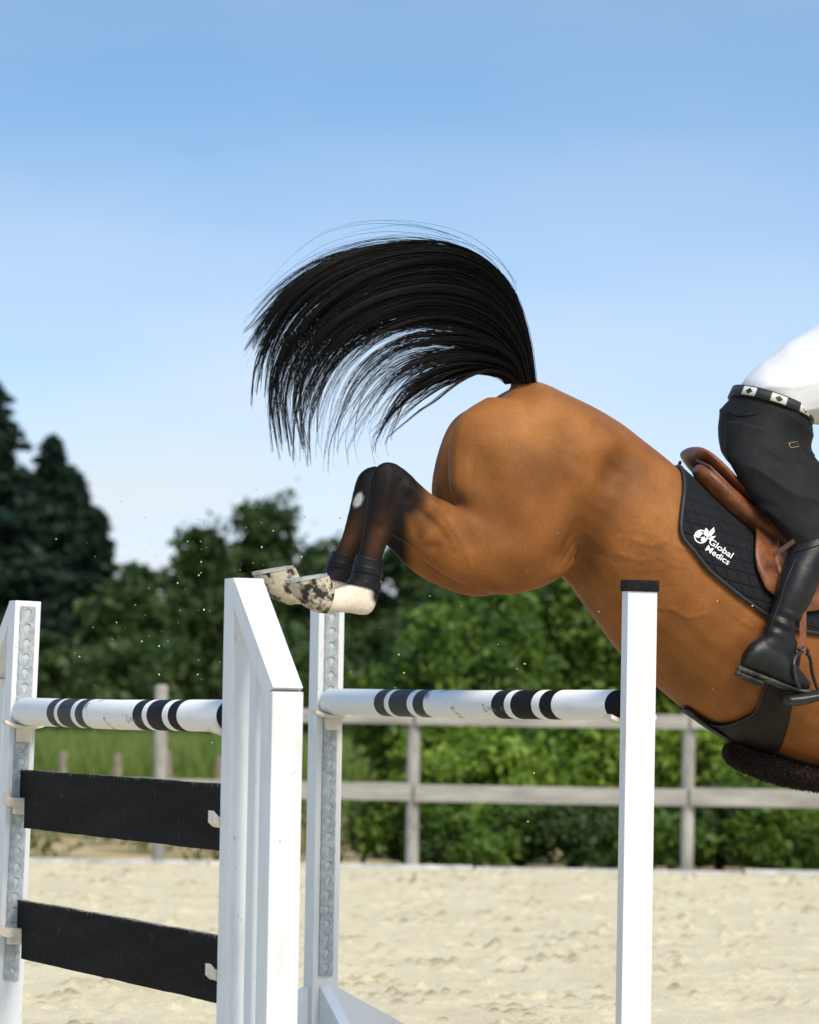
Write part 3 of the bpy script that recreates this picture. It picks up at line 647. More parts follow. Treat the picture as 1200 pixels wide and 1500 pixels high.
x2 = N(t, 'ShaderNodeMix', data_type='RGBA', blend_type='MULTIPLY'); x2.inputs['Factor'].default_value = 1; t.links.new(x1.outputs['Result'], x2.inputs['A']); t.links.new(v2, x2.inputs['B'])
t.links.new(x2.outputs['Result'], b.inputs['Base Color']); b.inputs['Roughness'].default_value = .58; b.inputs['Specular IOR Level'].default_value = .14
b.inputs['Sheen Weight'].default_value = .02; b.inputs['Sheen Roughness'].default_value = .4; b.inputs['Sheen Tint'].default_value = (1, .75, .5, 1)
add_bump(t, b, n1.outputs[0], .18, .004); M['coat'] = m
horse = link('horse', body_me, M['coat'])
tag(horse, 'bay horse jumping with hind legs tucked up and black tail flying', 'horse')
bvh = BVHTree.FromPolygons([Vector(v) for v in V], [tuple(p.vertices) for p in body_me.polygons])
# hooves with shoes
M['hoof'] = pm('sandy_hoof', (0.022, 0.018, 0.015), (0.52, 0.45, 0.33), 24, .85, .6, 90, .006, lo=.42, hi=.53)
M['shoe'] = pm('worn_horseshoe', (0.30, 0.31, 0.31), (0.52, 0.52, 0.50), 40, .5, .3, 120, metal=.4)
def hoof(rings, mir, far):
    dx, dy = ((-9, -15) if far else (0, 0))
    rr = [((a[0] + dx, a[1] + dy), (b_[0] + dx, b_[1] + dy), w_, h_) for a, b_, w_, h_ in rings]
    L_ = Loft(rr, mir); bm = bmesh.new(); L_.tube(bm, sub=4, seg=26); return L_, link('hoof', bm_mesh('hoof', bm), M['hoof'], horse, True)
hr = [((489, 861), (478, 899), .16, .037), ((487, 855), (460, 896), .16, .043), ((484, 849), (440, 883), .16, .050), ((482, 845), (425, 863), .16, .057), ((481, 843), (419, 854), .16, .059)]
for mir in (False, True):
    L_, ho = hoof(hr, mir, mir); bm = bmesh.new()
    # shoe: a U of bar iron on the sole
    A_, B_ = L_.A[-1], L_.B[-1]; c = (A_ + B_) / 2; e1 = (B_ - A_) / 2; nrm = np.cross(e1, np.array(WD)); nrm /= np.linalg.norm(nrm); nrm *= 1 if nrm[2] > 0 else -1
    pts = []
    for i in range(19):
        a = -2.5 + 5.0 * i / 18; pts.append((math.cos(a), math.sin(a)))
    rows = []
    for ca_, sa_ in pts:
        row = []
        for r_, z_ in ((1.02, 0), (1.02, .011), (.66, .011), (.66, 0)):
            row.append(bm.verts.new(Vector(c + e1 * ca_ * r_ + np.array(WD) * .060 * sa_ * r_ + nrm * (z_ - .001))))
        rows.append(row)
    for p_, q_ in zip(rows, rows[1:]):
        for j in range(4): bm.faces.new((p_[j], p_[(j + 1) % 4], q_[(j + 1) % 4], q_[j]))
    bm.faces.new(rows[0]); bm.faces.new(rows[-1][::-1])
    link('horseshoe', bm_mesh('horseshoe', bm), M['shoe'], ho)
for mir in (False, True):
    Lf = Loft([((1438, 1473), (1482, 1448), .14, .045), ((1448, 1500), (1505, 1468), .14, .055), ((1455, 1512), (1515, 1478), .14, .058)], mir)
    bm = bmesh.new(); Lf.tube(bm, sub=4, seg=24); link('hoof', bm_mesh('hoof', bm), M['hoof'], horse, True)
# eyes
M['eye'] = pm('dark_eye', (.01, .006, .004), (.02, .012, .008), 10, .1, 0)
for s_ in (-1, 1):
    bm = bmesh.new(); bmesh.ops.create_uvsphere(bm, u_segments=14, v_segments=10, radius=.022)
    o = link('eye', bm_mesh('eye', bm), M['eye'], horse, True); o.location = HP(1530, 815) + WD * .074 * s_
# tail: combed strands following a family of guide lines
guides = [
    [(779, 560), (768, 492), (744, 424), (700, 382), (640, 362), (560, 362), (480, 384), (425, 420), (385, 462), (366, 478)],
    [(778, 560), (768, 496), (742, 428), (700, 386), (640, 366), (560, 372), (480, 402), (420, 448), (388, 505), (374, 545)],
    [(774, 560), (762, 500), (734, 440), (690, 402), (630, 388), (555, 400), (480, 435), (425, 490), (398, 560), (408, 640)],
    [(768, 560), (754, 510), (722, 462), (672, 436), (612, 430), (545, 445), (485, 482), (445, 535), (428, 600), (438, 668)],
    [(762, 560), (746, 520), (708, 488), (655, 472), (600, 474), (545, 495), (500, 532), (472, 580), (455, 630), (448, 675)],
    [(757, 560), (740, 532), (700, 516), (650, 512), (605, 520), (570, 540), (540, 575), (520, 615), (512, 650), (520, 680)],
    [(752, 560), (736, 543), (700, 536), (660, 540), (625, 552), (598, 572), (574, 600), (556, 632), (544, 652), (540, 668)],
    [(748, 562), (732, 551), (705, 546), (675, 552), (645, 565), (618, 580), (598, 592), (582, 606), (568, 620), (560, 630)]]
Gd = np.array([[list(HP(x_, y_)) for x_, y_ in g_] for g_ in guides])
def hair(bm_v, bm_f, pts, rad):
    base = len(bm_v); n = len(pts); d = np.gradient(pts, axis=0); d /= np.linalg.norm(d, axis=1, keepdims=True)
    a = np.cross(d, [0.1, 0.9, 0.2]); a /= np.linalg.norm(a, axis=1, keepdims=True); b_ = np.cross(d, a)
    rr = rad * np.linspace(1, .18, n)[:, None]
    for k_ in range(3):
        an = 2.094 * k_; bm_v.append(pts + (a * math.cos(an) + b_ * math.sin(an)) * rr)
    return n
allv, allf, off = [], [], 0
nclump = 240; ns = 22
for ci in range(nclump):
    s0 = ((ci + rng.random()) / nclump) ** 1.15 * (len(guides) - 1.001); inner = s0 > 3.7
    w0 = rng.normal() * .035; L0 = rng.uniform(.55, 1.08) if inner else rng.uniform(.78, 1.08); ph = rng.uniform(0, 6.28); fr = rng.uniform(8, 20)
    wav = rng.uniform(.004, .017) if inner else rng.uniform(.001, .007)
    drift = np.array(UD) * rng.normal() * (.035 if inner else .022) + np.array([0, 0, 1]) * rng.normal() * (.03 if inner else .022)
    bow = np.array(UD) * rng.normal() * .02 + np.array([0, 0, 1]) * rng.normal() * .028 * min(s0 / 1.5, 1)
    per = (13 if s0 < 6.2 else 20) if inner else 34; sig = .10 if inner else .17
    for hi in range(per):
        stray = rng.random() < .035
        s = min(max(s0 + rng.normal() * (sig if not stray else .5), 0), len(guides) - 1.001)
        Lk = min(L0 * (rng.uniform(.35, 1.06) if inner else rng.uniform(.66, 1.04)), 1.0)
        i = int(s); f = s - i; gp = Gd[i] * (1 - f) + Gd[i + 1] * f
        tt = np.linspace(0, Lk * 9, ns); P = np.array([catmull(gp, q) for q in tt]); u_ = (tt / 9)[:, None]
        # strands gather towards the lock's centre line near the tip
        ic = int(s0); fc = s0 - ic; gc = Gd[ic] * (1 - fc) + Gd[ic + 1] * fc
        Pc = np.array([catmull(gc, q) for q in tt]); kq = 0 * u_ if stray else (.96 if inner else .84) * np.clip(u_ * 1.15, 0, 1) ** (1.0 if inner else 1.5); P = P * (1 - kq) + Pc * kq
        P = P + np.array(WD) * (w0 * (0.35 + u_ * 1.1) + rng.normal() * .014 * (1 - .75 * kq)) + drift * u_ ** 2.2
        P = P + bow * np.sin(np.pi * np.clip(u_ * 1.1, 0, 1)) * u_
        P = P + np.array([0, 0, 1]) * (np.sin(u_ * fr + ph) * wav * u_ + rng.normal() * (.004 if not stray else .03) * u_ ** 1.5) + np.array(UD) * (np.cos(u_ * fr * .9 + ph) * wav * u_)
        vv = []; n = hair(vv, None, P, rng.uniform(.0012, .0020)); allv.append(np.concatenate(vv))
        idx = np.arange(n - 1)
        for k_ in range(3):
            a0, b0 = off + k_ * n, off + ((k_ + 1) % 3) * n
            allf.append(np.stack([a0 + idx, b0 + idx, b0 + idx + 1, a0 + idx + 1], -1))
        off += 3 * n
for _ in range(30):          # flyaway hairs above the tail
    gp = Gd[0].copy(); r_ = rng.random(); u_ = np.linspace(0, 1, 10)[:, None]; gp = gp + np.array([0, 0, 1]) * (u_ ** 1.3 * rng.uniform(0, 1) ** 2.5 * .26 * (1 - .45 * u_) + .012 * np.sin(u_ * rng.uniform(3, 9) + rng.uniform(0, 6)) * u_) + np.array(WD) * rng.normal() * .03
    P = np.array([catmull(gp, q) for q in np.linspace(1.5 + 3.5 * r_, 9 * rng.uniform(.62, 1.0), ns)]); P[:, 2] += .006 * np.sin(np.linspace(0, 9, ns) + r_ * 6)
    vv = []; n = hair(vv, None, P, .0009); allv.append(np.concatenate(vv)); idx = np.arange(n - 1)
    for k_ in range(3):
        a0, b0 = off + k_ * n, off + ((k_ + 1) % 3) * n; allf.append(np.stack([a0 + idx, b0 + idx, b0 + idx + 1, a0 + idx + 1], -1))
    off += 3 * n
Vt, Ft = np.concatenate(allv), np.concatenate(allf)
me = bpy.data.meshes.new('tail'); me.vertices.add(len(Vt)); me.vertices.foreach_set('co', Vt.ravel()); me.loops.add(Ft.size); me.loops.foreach_set('vertex_index', Ft.ravel())
me.polygons.add(len(Ft)); me.polygons.foreach_set('loop_start', np.arange(len(Ft)) * 4); me.update(calc_edges=True)
M['hair'] = pm('black_horsehair', (.0018, .0016, .0016), (.0045, .004, .0038), 30, .5, 0, spec=.2)
link('tail', me, M['hair'], horse, True)

# ------------------------------------------------------------------ hind boots
M['boot_leather'] = pm('black_boot_leather', (.004, .004, .0042), (.010, .010, .0105), 25, .5, .3, 120, .002, spec=.22)
for Lg, lab in ((legN, 'black protective boot on the horse\'s right hind leg'), (legF, 'black protective boot on the horse\'s left hind leg')):
    bm = bmesh.new(); Lg.tube(bm, 12.95, 14.7, 12, 28, offs=lambda q: .006 + .0025 * math.exp(-(q / .06) ** 2) + .004 * math.sin(math.pi * q))
    o = link('hind_boot', bm_mesh('hind_boot', bm), M['boot_leather'], None, True); tag(o, lab, 'horse boot', 'hind boots')
    bm = bmesh.new(); Lg.tube(bm, 13.35, 13.75, 12, 28, .0108); link('strap', bm_mesh('strap', bm), M['boot_leather'], o, True)

# ------------------------------------------------------------------ saddle pad, saddle, girth
def trunk_uv(px, py):
    """place on the near side of the trunk that shows at a pixel"""
    best = None
    for t_ in np.linspace(6, 14.9, 90):
        for th in np.linspace(-.3, 3.3, 73):
            p = trunk.at(t_, th); x_, y_ = project(np.array(p)); d = (x_ - px) ** 2 + (y_ - py) ** 2
            if best is None or d < best[0]: best = (d, t_, th)
    return best[1], best[2]
def polyline(pts, n):
    P = np.array(pts, float); return [catmull(P, q) for q in np.linspace(0, len(P) - 1, n)]
def draped(name, top, bot, off, thick, m, parent, both=False, n=40, rows=14, bulge=0):
    """sheet over the trunk between two lines given in trunk coordinates"""
    T_, B_ = polyline(top, n), polyline(bot, n)
    for sg in ((1, -1) if both else (1,)):
        bm = bmesh.new(); g0, g1 = [], []
        for i in range(n):
            r0_, r1_ = [], []
            for j in range(rows + 1):
                q = j / rows; t_, th = T_[i] * (1 - q) + B_[i] * q
                o_ = off + bulge * math.sin(math.pi * q)
                r0_.append(bm.verts.new(trunk.at(t_, sg * th, o_ + thick))); r1_.append(bm.verts.new(trunk.at(t_, sg * th, o_)))
            g0.append(r0_); g1.append(r1_)
        for i in range(n - 1):
            for j in range(rows):
                bm.faces.new((g0[i][j], g0[i][j + 1], g0[i + 1][j + 1], g0[i + 1][j])); bm.faces.new((g1[i][j], g1[i + 1][j], g1[i + 1][j + 1], g1[i][j + 1]))
        for i in range(n - 1):
            for j in (0, rows): bm.faces.new((g0[i][j], g0[i + 1][j], g1[i + 1][j], g1[i][j]))
        for j in range(rows):
            for i in (0, n - 1): bm.faces.new((g0[i][j], g0[i][j + 1], g1[i][j + 1], g1[i][j]))
        o = link(name, bm_mesh(name, bm), m, parent, True)
    return o, B_
m, t, b = nodes_of('quilted_black_cloth'); co = coords(t, (1, 1, 1))
sp0 = N(t, 'ShaderNodeSeparateXYZ'); t.links.new(co, sp0.inputs[0])
def lin(a, c, d):
    n1_ = N(t, 'ShaderNodeVectorMath', operation='DOT_PRODUCT'); t.links.new(co, n1_.inputs[0]); n1_.inputs[1].default_value = (a, c, d)
    n2_ = N(t, 'ShaderNodeMath', operation='SINE'); t.links.new(n1_.outputs['Value'], n2_.inputs[0]); n3_ = N(t, 'ShaderNodeMath', operation='ABSOLUTE'); t.links.new(n2_.outputs[0], n3_.inputs[0]); return n3_.outputs[0]
kq_ = 78.0; l1, l2 = lin(.95 * kq_ * .95, .31 * kq_ * .95, kq_ * .25), lin(.95 * kq_ * .2, .31 * kq_ * .2, kq_ * .95)
mn = N(t, 'ShaderNodeMath', operation='MINIMUM'); t.links.new(l1, mn.inputs[0]); t.links.new(l2, mn.inputs[1])
q_ = ramp(t, mn.outputs[0], [(0, (0,) * 3), (.35, (.8,) * 3), (1, (1,) * 3)]); b.inputs['Base Color'].default_value = (.007, .0075, .0095, 1); b.inputs['Roughness'].default_value = .85; b.inputs['Specular IOR Level'].default_value = .25
add_bump(t, b, q_, .8, .008); M['pad'] = m
M['piping'] = pm('black_piping', (.008, .008, .009), (.016, .016, .018), 40, .6, .1)
M['tan'] = pm('brown_saddle_leather', (.095, .028, .009), (.23, .078, .024), 16, .42, .35, 140, .002, spec=.4)
M['tan_dark'] = pm('dark_brown_leather', (.045, .016, .008), (.085, .03, .013), 12, .4, .2, 140, .0015)
pad = empty('saddle_pad', HP(1060, 760)); tag(pad, 'black quilted saddle pad with a white logo and piped edge', 'saddle pad')
padT = [trunk_uv(*p) for p in ((1003, 694),)][0][0]
rear = [trunk_uv(*p) for p in ((1000, 725), (996, 760), (1001, 785), (1014, 808), (1037, 834), (1062, 856), (1092, 879), (1126, 902), (1165, 920), (1200, 932), (1250, 940))]
def keep(o, parent):           # world-space meshes under an Empty that stands elsewhere
    o.matrix_parent_inverse = Matrix.Translation(-Vector(parent.location)); return o
tb = [(padT, 0.0)] + rear; tt_ = [(padT + (rear[-1][0] - padT) * i / (len(tb) - 1), 0.0) for i in range(len(tb))]
po, pb = draped('quilted_cloth', tt_, tb, .002, .014, M['pad'], pad, False, 60, 22); keep(po, pad)
padobj = po
po2, _ = draped('quilted_cloth', tt_, [(a, -c) for a, c in tb], .002, .014, M['pad'], pad, False, 60, 22); keep(po2, pad)
bm = bmesh.new(); tube_path(bm, [trunk.at(t_, th, .011) for t_, th in pb], .0075, 8); keep(link('piping', bm_mesh('piping', bm), M['piping'], pad, True), pad)
bm = bmesh.new(); tube_path(bm, [trunk.at(t_, -th, .011) for t_, th in pb], .0075, 8); keep(link('piping', bm_mesh('piping', bm), M['piping'], pad, True), pad)
# logo, laid on the cloth
pv = [v.co.copy() for v in padobj.data.vertices]; pbvh = BVHTree.FromPolygons(pv, [tuple(p.vertices) for p in padobj.data.polygons])
def on_pad(px, py, lift=.0012):
    d = ray(px, py).normalized(); h = pbvh.ray_cast(CAM, d)
    return (h[0] - d * lift) if h[0] else HP(px, py, .28)
M['logo'] = pm('white_print', (.78, .78, .78), (.84, .84, .84), 50, .6, 0)
def text_verts(s, size):
    cu = bpy.data.curves.new('txt', 'FONT'); cu.body = s; cu.size = size; cu.resolution_u = 3; cu.offset = size * .008; o = bpy.data.objects.new('txt', cu); C.objects.link(o)
    dg = bpy.context.evaluated_depsgraph_get(); dg.update(); me = bpy.data.meshes.new_from_object(o.evaluated_get(dg)); bpy.data.objects.remove(o); return me
def lettering(s, ox, oy, size, ang, width):
    me = text_verts(s, size); xs = [v.co.x for v in me.vertices]; k = width / (max(xs) - min(xs)); x0 = min(xs)
    for v in me.vertices:
        x_, y_ = (v.co.x - x0) * k, v.co.y
        v.co = on_pad(ox + x_ * math.cos(ang) + y_ * math.sin(ang), oy + x_ * math.sin(ang) - y_ * math.cos(ang))
    me.name = 'lettering'; return keep(link('lettering', me, M['logo'], pad), pad)
lettering('Global', 1037.5, 795.5, 12.5, R(34), 40)
lettering('Medics', 1033.0, 805.5, 12.5, R(34), 40)
bm = bmesh.new()
def flat_poly(pts): bm.faces.new([bm.verts.new(on_pad(*p, .0014)) for p in pts])
cxg, cyg, rg = 1027, 786, 10
for i in range(36):       # ring of the globe
    a, c = 2 * math.pi * i / 36, 2 * math.pi * (i + 1) / 36
    flat_poly([(cxg + rg * math.cos(a), cyg + rg * math.sin(a)), (cxg + rg * math.cos(c), cyg + rg * math.sin(c)), (cxg + rg * .84 * math.cos(c), cyg + rg * .84 * math.sin(c)), (cxg + rg * .84 * math.cos(a), cyg + rg * .84 * math.sin(a))])
flat_poly([(1020, 780), (1026, 778), (1030, 781), (1027, 784), (1024, 788), (1020, 787)]); flat_poly([(1027, 787), (1032, 786), (1034, 790), (1030, 795), (1027, 792)]); flat_poly([(1031, 779), (1035, 782), (1034, 785), (1031, 783)])
flat_poly([(1016, 785), (1020, 782), (1020, 786)])
flat_poly([(1034, 786), (1032, 779), (1034, 773), (1038, 777), (1037, 783)]); flat_poly([(1036, 787), (1039, 779), (1046, 772), (1047, 779), (1042, 785)]); flat_poly([(1037, 789), (1042, 786), (1049, 785), (1045, 789), (1040, 791)])
keep(link('emblem', bm_mesh('emblem', bm), M['logo'], pad), pad)

saddle = empty('saddle', HP(1100, 745)); tag(saddle, 'brown leather jumping saddle with raised cantle on the black pad', 'saddle')
def lofted(name, rings, m, parent, mir=False, sub=5, seg=28, vox=0):
    bm = bmesh.new(); Loft(rings, mir).tube(bm, sub=sub, seg=seg); o = link(name, bm_mesh(name, bm), m, parent, True)
    if parent and parent.type == 'EMPTY': keep(o, parent)
    return o
lofted('seat', [((1011, 659), (1010, 667), 0, .07), ((1017, 655), (1016, 676), 0, .13), ((1038, 671), (1034, 698), 0, .155), ((1070, 704), (1064, 728), 0, .15), ((1102, 731), (1094, 752), 0, .135),
                ((1140, 752), (1130, 780), 0, .12), ((1175, 764), (1165, 805), 0, .11), ((1204, 768), (1195, 825), 0, .095), ((1222, 785), (1212, 835), 0, .05)], M['tan'], saddle)
for mir in (False, True):
    lofted('panel', [((1024, 680), (1016, 694), .10, .035), ((1040, 686), (1028, 712), .12, .055), ((1070, 712), (1056, 740), .135, .06), ((1100, 738), (1084, 766), .135, .06), ((1140, 764), (1124, 796), .13, .055), ((1180, 790), (1170, 825), .12, .04)], M['tan'], saddle, mir)
    bm = bmesh.new(); sgn = -1 if mir else 1
    pp = [HP(x_, y_, w_) for x_, y_, w_ in ((1021, 674, .08), (1040, 684, .155), (1070, 713, .172), (1100, 741, .165), (1140, 768, .155))]
    tube_path(bm, [mirror(p) if mir else p for p in pp], .006, 8); keep(link('welt', bm_mesh('welt', bm), M['tan_dark'], saddle, True), saddle)
ft = [trunk_uv(*p) for p in ((1104, 766), (1125, 776), (1150, 790), (1180, 805), (1215, 820), (1250, 835))]
fb = [trunk_uv(*p) for p in ((1101, 785), (1101, 825), (1112, 856), (1130, 874), (1175, 900), (1250, 890))]
fo, _ = draped('flap', ft, fb, .030, .008, M['tan'], saddle, False, 36, 12, .012); keep(fo, saddle)
fo, _ = draped('flap', [(a, -c) for a, c in ft], [(a, -c) for a, c in fb], .030, .008, M['tan'], saddle, False, 36, 12, .012); keep(fo, saddle)
kb = [(trunk_uv(*p)) for p in ((1128, 800), (1131, 830), (1140, 858))]
bm = bmesh.new(); tube_path(bm, [trunk.at(a, c, .045) for a, c in polyline(kb, 9)], [.006, .012, .015, .016, .016, .016, .015, .012, .005], 10); keep(link('knee_block', bm_mesh('knee_block', bm), M['tan'], saddle, True), saddle)
bm = bmesh.new(); a, c = HP(1132, 814, .345), HP(1163, 792, .345); d = (c - a).normalized(); up_ = Vector((0, 0, 1)) - d * d.z
prism(bm, [a - up_ * .010, c - up_ * .010, c + up_ * .010, a + up_ * .010], WD * .006); keep(link('strap', bm_mesh('strap', bm), M['tan_dark'], saddle), saddle)
# girth with stud guard
M['guard'] = pm('worn_black_leather', (.006, .005, .0045), (.016, .012, .010), 14, .55, .3, 90, .002, spec=.22)
M['fleece'] = pm('dark_brown_fleece', (.012, .006, .004), (.04, .02, .014), 90, 1, .8, 160, .01)
girth = empty('girth', HP(1110, 1060)); tag(girth, 'black leather girth with pointed belly guard and dark fleece lining', 'girth')
gu = [trunk_uv(*p) for p in ((1137, 960), (1120, 1010), (1105, 1036), (1080, 1049), (1040, 1053))]
gl = [trunk_uv(*p) for p in ((1172, 960), (1162, 1010), (1150, 1060), (1140, 1095), (1120, 1102))]
tipt = trunk_uv(992, 1042)[0]
upper = gu + [(tipt, math.pi * .955), (tipt - .05, math.pi)]; lower = gl + [(gl[-1][0], math.pi * .97), (gl[-1][0], math.pi)]
go, _ = draped('belly_guard', upper, lower, .006, .010, M['guard'], girth, False, 50, 14, .014); keep(go, girth)
go, _ = draped('belly_guard', [(a, -c) for a, c in upper], [(a, -c) for a, c in lower], .006, .010, M['guard'], girth, False, 50, 14); keep(go, girth)
bm = bmesh.new(); tube_path(bm, [trunk.at(a, c, .016) for a, c in polyline(upper, 40)], .004, 6); keep(link('stitched_edge', bm_mesh('stitched_edge', bm), M['piping'], girth, True), girth)
Lfl = Loft([((1066, 1101), (1067, 1105), 0, .01), ((1071, 1093), (1073, 1114), 0, .07), ((1085, 1097), (1085, 1124), 0, .10), ((1120, 1108), (1118, 1138), 0, .125), ((1160, 1120), (1158, 1150), 0, .125), ((1205, 1128), (1205, 1158), 0, .125), ((1250, 1128), (1252, 1160), 0, .14), ((1275, 1125), (1277, 1150), 0, .05)])
bm = bmesh.new(); Lfl.tube(bm, sub=10, seg=40); fm = bm_mesh('fleece', bm)
fl = link('fleece', fm, M['fleece'], girth, True); keep(fl, girth)
nf = 16000; fp, fn = [], []
for _ in range(nf):
    t_, th = rng.uniform(.05, 6.95), rng.uniform(0, 6.283); fp.append(Lfl.at(t_, th, .002)); fn.append(Lfl.at(t_, th, .012) - fp[-1])
fp, fn = np.array(fp), np.array(fn); fn = fn / np.linalg.norm(fn, axis=1, keepdims=True) + rng.normal(size=(nf, 3)) * .5
pile = leaf_mesh('pile', fp + fn * .003, unit(nf), rng.uniform(.006, .012, nf), rng.random(nf), .22, fn)
o = link('pile', pile, M['fleece'], fl); o['kind'] = 'stuff'

# ------------------------------------------------------------------ rider
M['skin'] = pm('skin', (.42, .24, .16), (.50, .30, .21), 12, .5, .1)
M['breech'] = pm('black_breeches', (.006, .006, .0065), (.010, .010, .0105), 30, .7, .25, 260, .001, spec=.2)
M['shirt'] = pm('white_shirt', (.60, .60, .605), (.65, .65, .655), 8, .8, .1, 300, .001)
M['riding_boot'] = pm('black_riding_boot', (.005, .005, .0052), (.012, .012, .012), 18, .42, .3, 60, .003, spec=.3)
M['sole'] = pm('muddy_rubber_sole', (.012, .012, .012), (.10, .095, .07), 22, .85, .4, 60, .004, lo=.45, hi=.65)
M['helmet'] = pm('helmet_shell', (.012, .012, .014), (.02, .02, .022), 20, .4, .1)
torso_r = [((1084, 590), (1178, 630), 0, .145), ((1090, 566), (1184, 624), 0, .158), ((1098, 550), (1196, 622), 0, .165), ((1130, 521), (1224, 622), 0, .172), ((1182, 486), (1270, 596), 0, .182), ((1240, 450), (1322, 562), 0, .192), ((1298, 415), (1362, 522), 0, .19), ((1338, 400), (1376, 482), 0, .12)]
arm_r = [((1300, 430), (1345, 490), .15, .06), ((1318, 470), (1362, 505), .2, .055), ((1330, 540), (1368, 545), .225, .048), ((1345, 600), (1385, 590), .22, .043), ((1385, 628), (1400, 596), .19, .04), ((1430, 645), (1440, 618), .14, .032), ((1462, 654), (1468, 632), .11, .026)]
thigh_r = [((1064, 618), (1182, 640), .075, .095), ((1064, 655), (1190, 668), .11, .10), ((1082, 700), (1208, 688), .17, .095), ((1112, 742), (1222, 716), .225, .082), ((1142, 778), (1232, 748), .265, .07), ((1160, 806), (1236, 780), .295, .06), ((1158, 830), (1214, 820), .315, .054), ((1142, 866), (1190, 864), .33, .045)]
shin_r = [((1160, 806), (1230, 785), .295, .05), ((1150, 835), (1205, 828), .32, .046), ((1138, 870), (1188, 868), .335, .042), ((1126, 905), (1170, 900), .345, .034), ((1110, 945), (1160, 940), .35, .032), ((1108, 965), (1150, 990), .355, .032), ((1140, 985), (1160, 1000), .36, .03)]
head_r = [((1352, 405), (1378, 458), 0, .055), ((1372, 395), (1398, 440), 0, .052), ((1378, 370), (1420, 440), 0, .068), ((1385, 345), (1450, 420), 0, .078), ((1400, 325), (1468, 390), 0, .078), ((1420, 312), (1468, 350), 0, .055)]
shrink = lambda rr, k: [((a[0] + (b_[0] - a[0]) * k, a[1] + (b_[1] - a[1]) * k), (b_[0] - (b_[0] - a[0]) * k, b_[1] - (b_[1] - a[1]) * k), w_, h_ * (1 - 2 * k)) for a, b_, w_, h_ in rr]
pelvis_r = [((1078, 574), (1184, 616), 0, .150), ((1064, 596), (1184, 634), 0, .165), ((1058, 622), (1186, 660), 0, .175), ((1064, 660), (1188, 690), 0, .165), ((1095, 705), (1180, 712), 0, .10)]
bm = bmesh.new()
for rr in (torso_r, pelvis_r, head_r): Loft(shrink(rr, .08)).tube(bm)
for rr in (arm_r, shin_r):
    for mir in (False, True): Loft(shrink(rr, .10), mir).tube(bm)
Loft(shrink(thigh_r, .10)).tube(bm)
Loft(shrink([((a[0] + d_, a[1]), (b_[0] + d_ * .6, b_[1]), w_, h_) for (a, b_, w_, h_), d_ in zip(thigh_r, (48, 56, 60, 50, 30, 10, 0, 0))], .10), True).tube(bm)
for mir in (False, True):       # closed hands round the reins
    f_ = (lambda p: mirror(p)) if mir else (lambda p: p)
    Loft([((1458, 652), (1466, 632), .11, .022), ((1474, 662), (1480, 632), .10, .026), ((1496, 664), (1500, 636), .095, .024)], mir).tube(bm)
    for i in range(4):
        y_ = 636 + 8 * i; tube_path(bm, [f_(HP(1494, y_, .11)), f_(HP(1508, y_ + 2, .10)), f_(HP(1508, y_ + 4, .07)), f_(HP(1494, y_ + 4, .062))], [.009, .0095, .009, .007], 8)
    tube_path(bm, [f_(HP(1476, 636, .09)), f_(HP(1490, 628, .08)), f_(HP(1504, 630, .075))], [.011, .010, .008], 8)
person_me = remeshed('person', bm, .008, 4)
person = link('person', person_me, M['skin']); tag(person, 'rider in white shirt, black breeches and tall black boots, leaning forward over the saddle', 'person')
def cloth(name, lofts, m, vox=.008, smooth=4, wrinkle=None, parent=person):
    bm = bmesh.new()
    for rr, mir in lofts: Loft(rr, mir).tube(bm)
    me = remeshed(name, bm, vox, smooth)
    if wrinkle:
        n = len(me.vertices); v = np.empty(n * 3); me.vertices.foreach_get('co', v); v = v.reshape(-1, 3); q = np.empty(n * 3); me.vertex_normals.foreach_get('vector', q); q = q.reshape(-1, 3)
        x_, y_ = project(v); v += q * wrinkle(x_, y_, v)[:, None]; me.vertices.foreach_set('co', v.ravel()); me.update()
    return link(name, me, m, parent, True)
def fold_breech(x_, y_, v):
    a = (x_ - 1100) * .5 + (y_ - 640) * -.86 + 14 * vnoise(x_, y_, 40, 3); k = np.exp(-(((x_ - 1165) / 60) ** 2 + ((y_ - 665) / 60) ** 2))
    sharp = lambda q: 1 - 2 * np.abs(np.sin(q)) ** .7
    return .004 + .006 * k * sharp(a / 9) + .008 * sharp(a / 15 + 2) * vnoise(x_, y_, 30, 8) + .004 * (vnoise(x_, y_, 22, 5) - .5)
def fold_shirt(x_, y_, v):
    a = (y_ - 575) + .2 * (x_ - 1130) + 14 * vnoise(x_, y_, 45, 13)
    return .008 * (1 - 2 * np.abs(np.sin(a / 13)) ** .6) * np.exp(-((y_ - 590) / 45) ** 2) * sst(1095, 1150, x_) * vnoise(x_, y_, 50, 17) * 1.6 + .008 * (vnoise(x_, y_, 34, 15) - .5)
far_thigh = [((a[0] + d_, a[1]), (b_[0] + d_ * .6, b_[1]), w_, h_) for (a, b_, w_, h_), d_ in zip(thigh_r, (48, 56, 60, 50, 30, 10, 0, 0))]
breeches = cloth('breeches', [(pelvis_r, False), (thigh_r[:7], False), (far_thigh[:7], True)], M['breech'], .007, 4, fold_breech)
cloth('shirt', [(torso_r, False), (arm_r, False), (arm_r, True)], M['shirt'], .008, 3, fold_shirt)
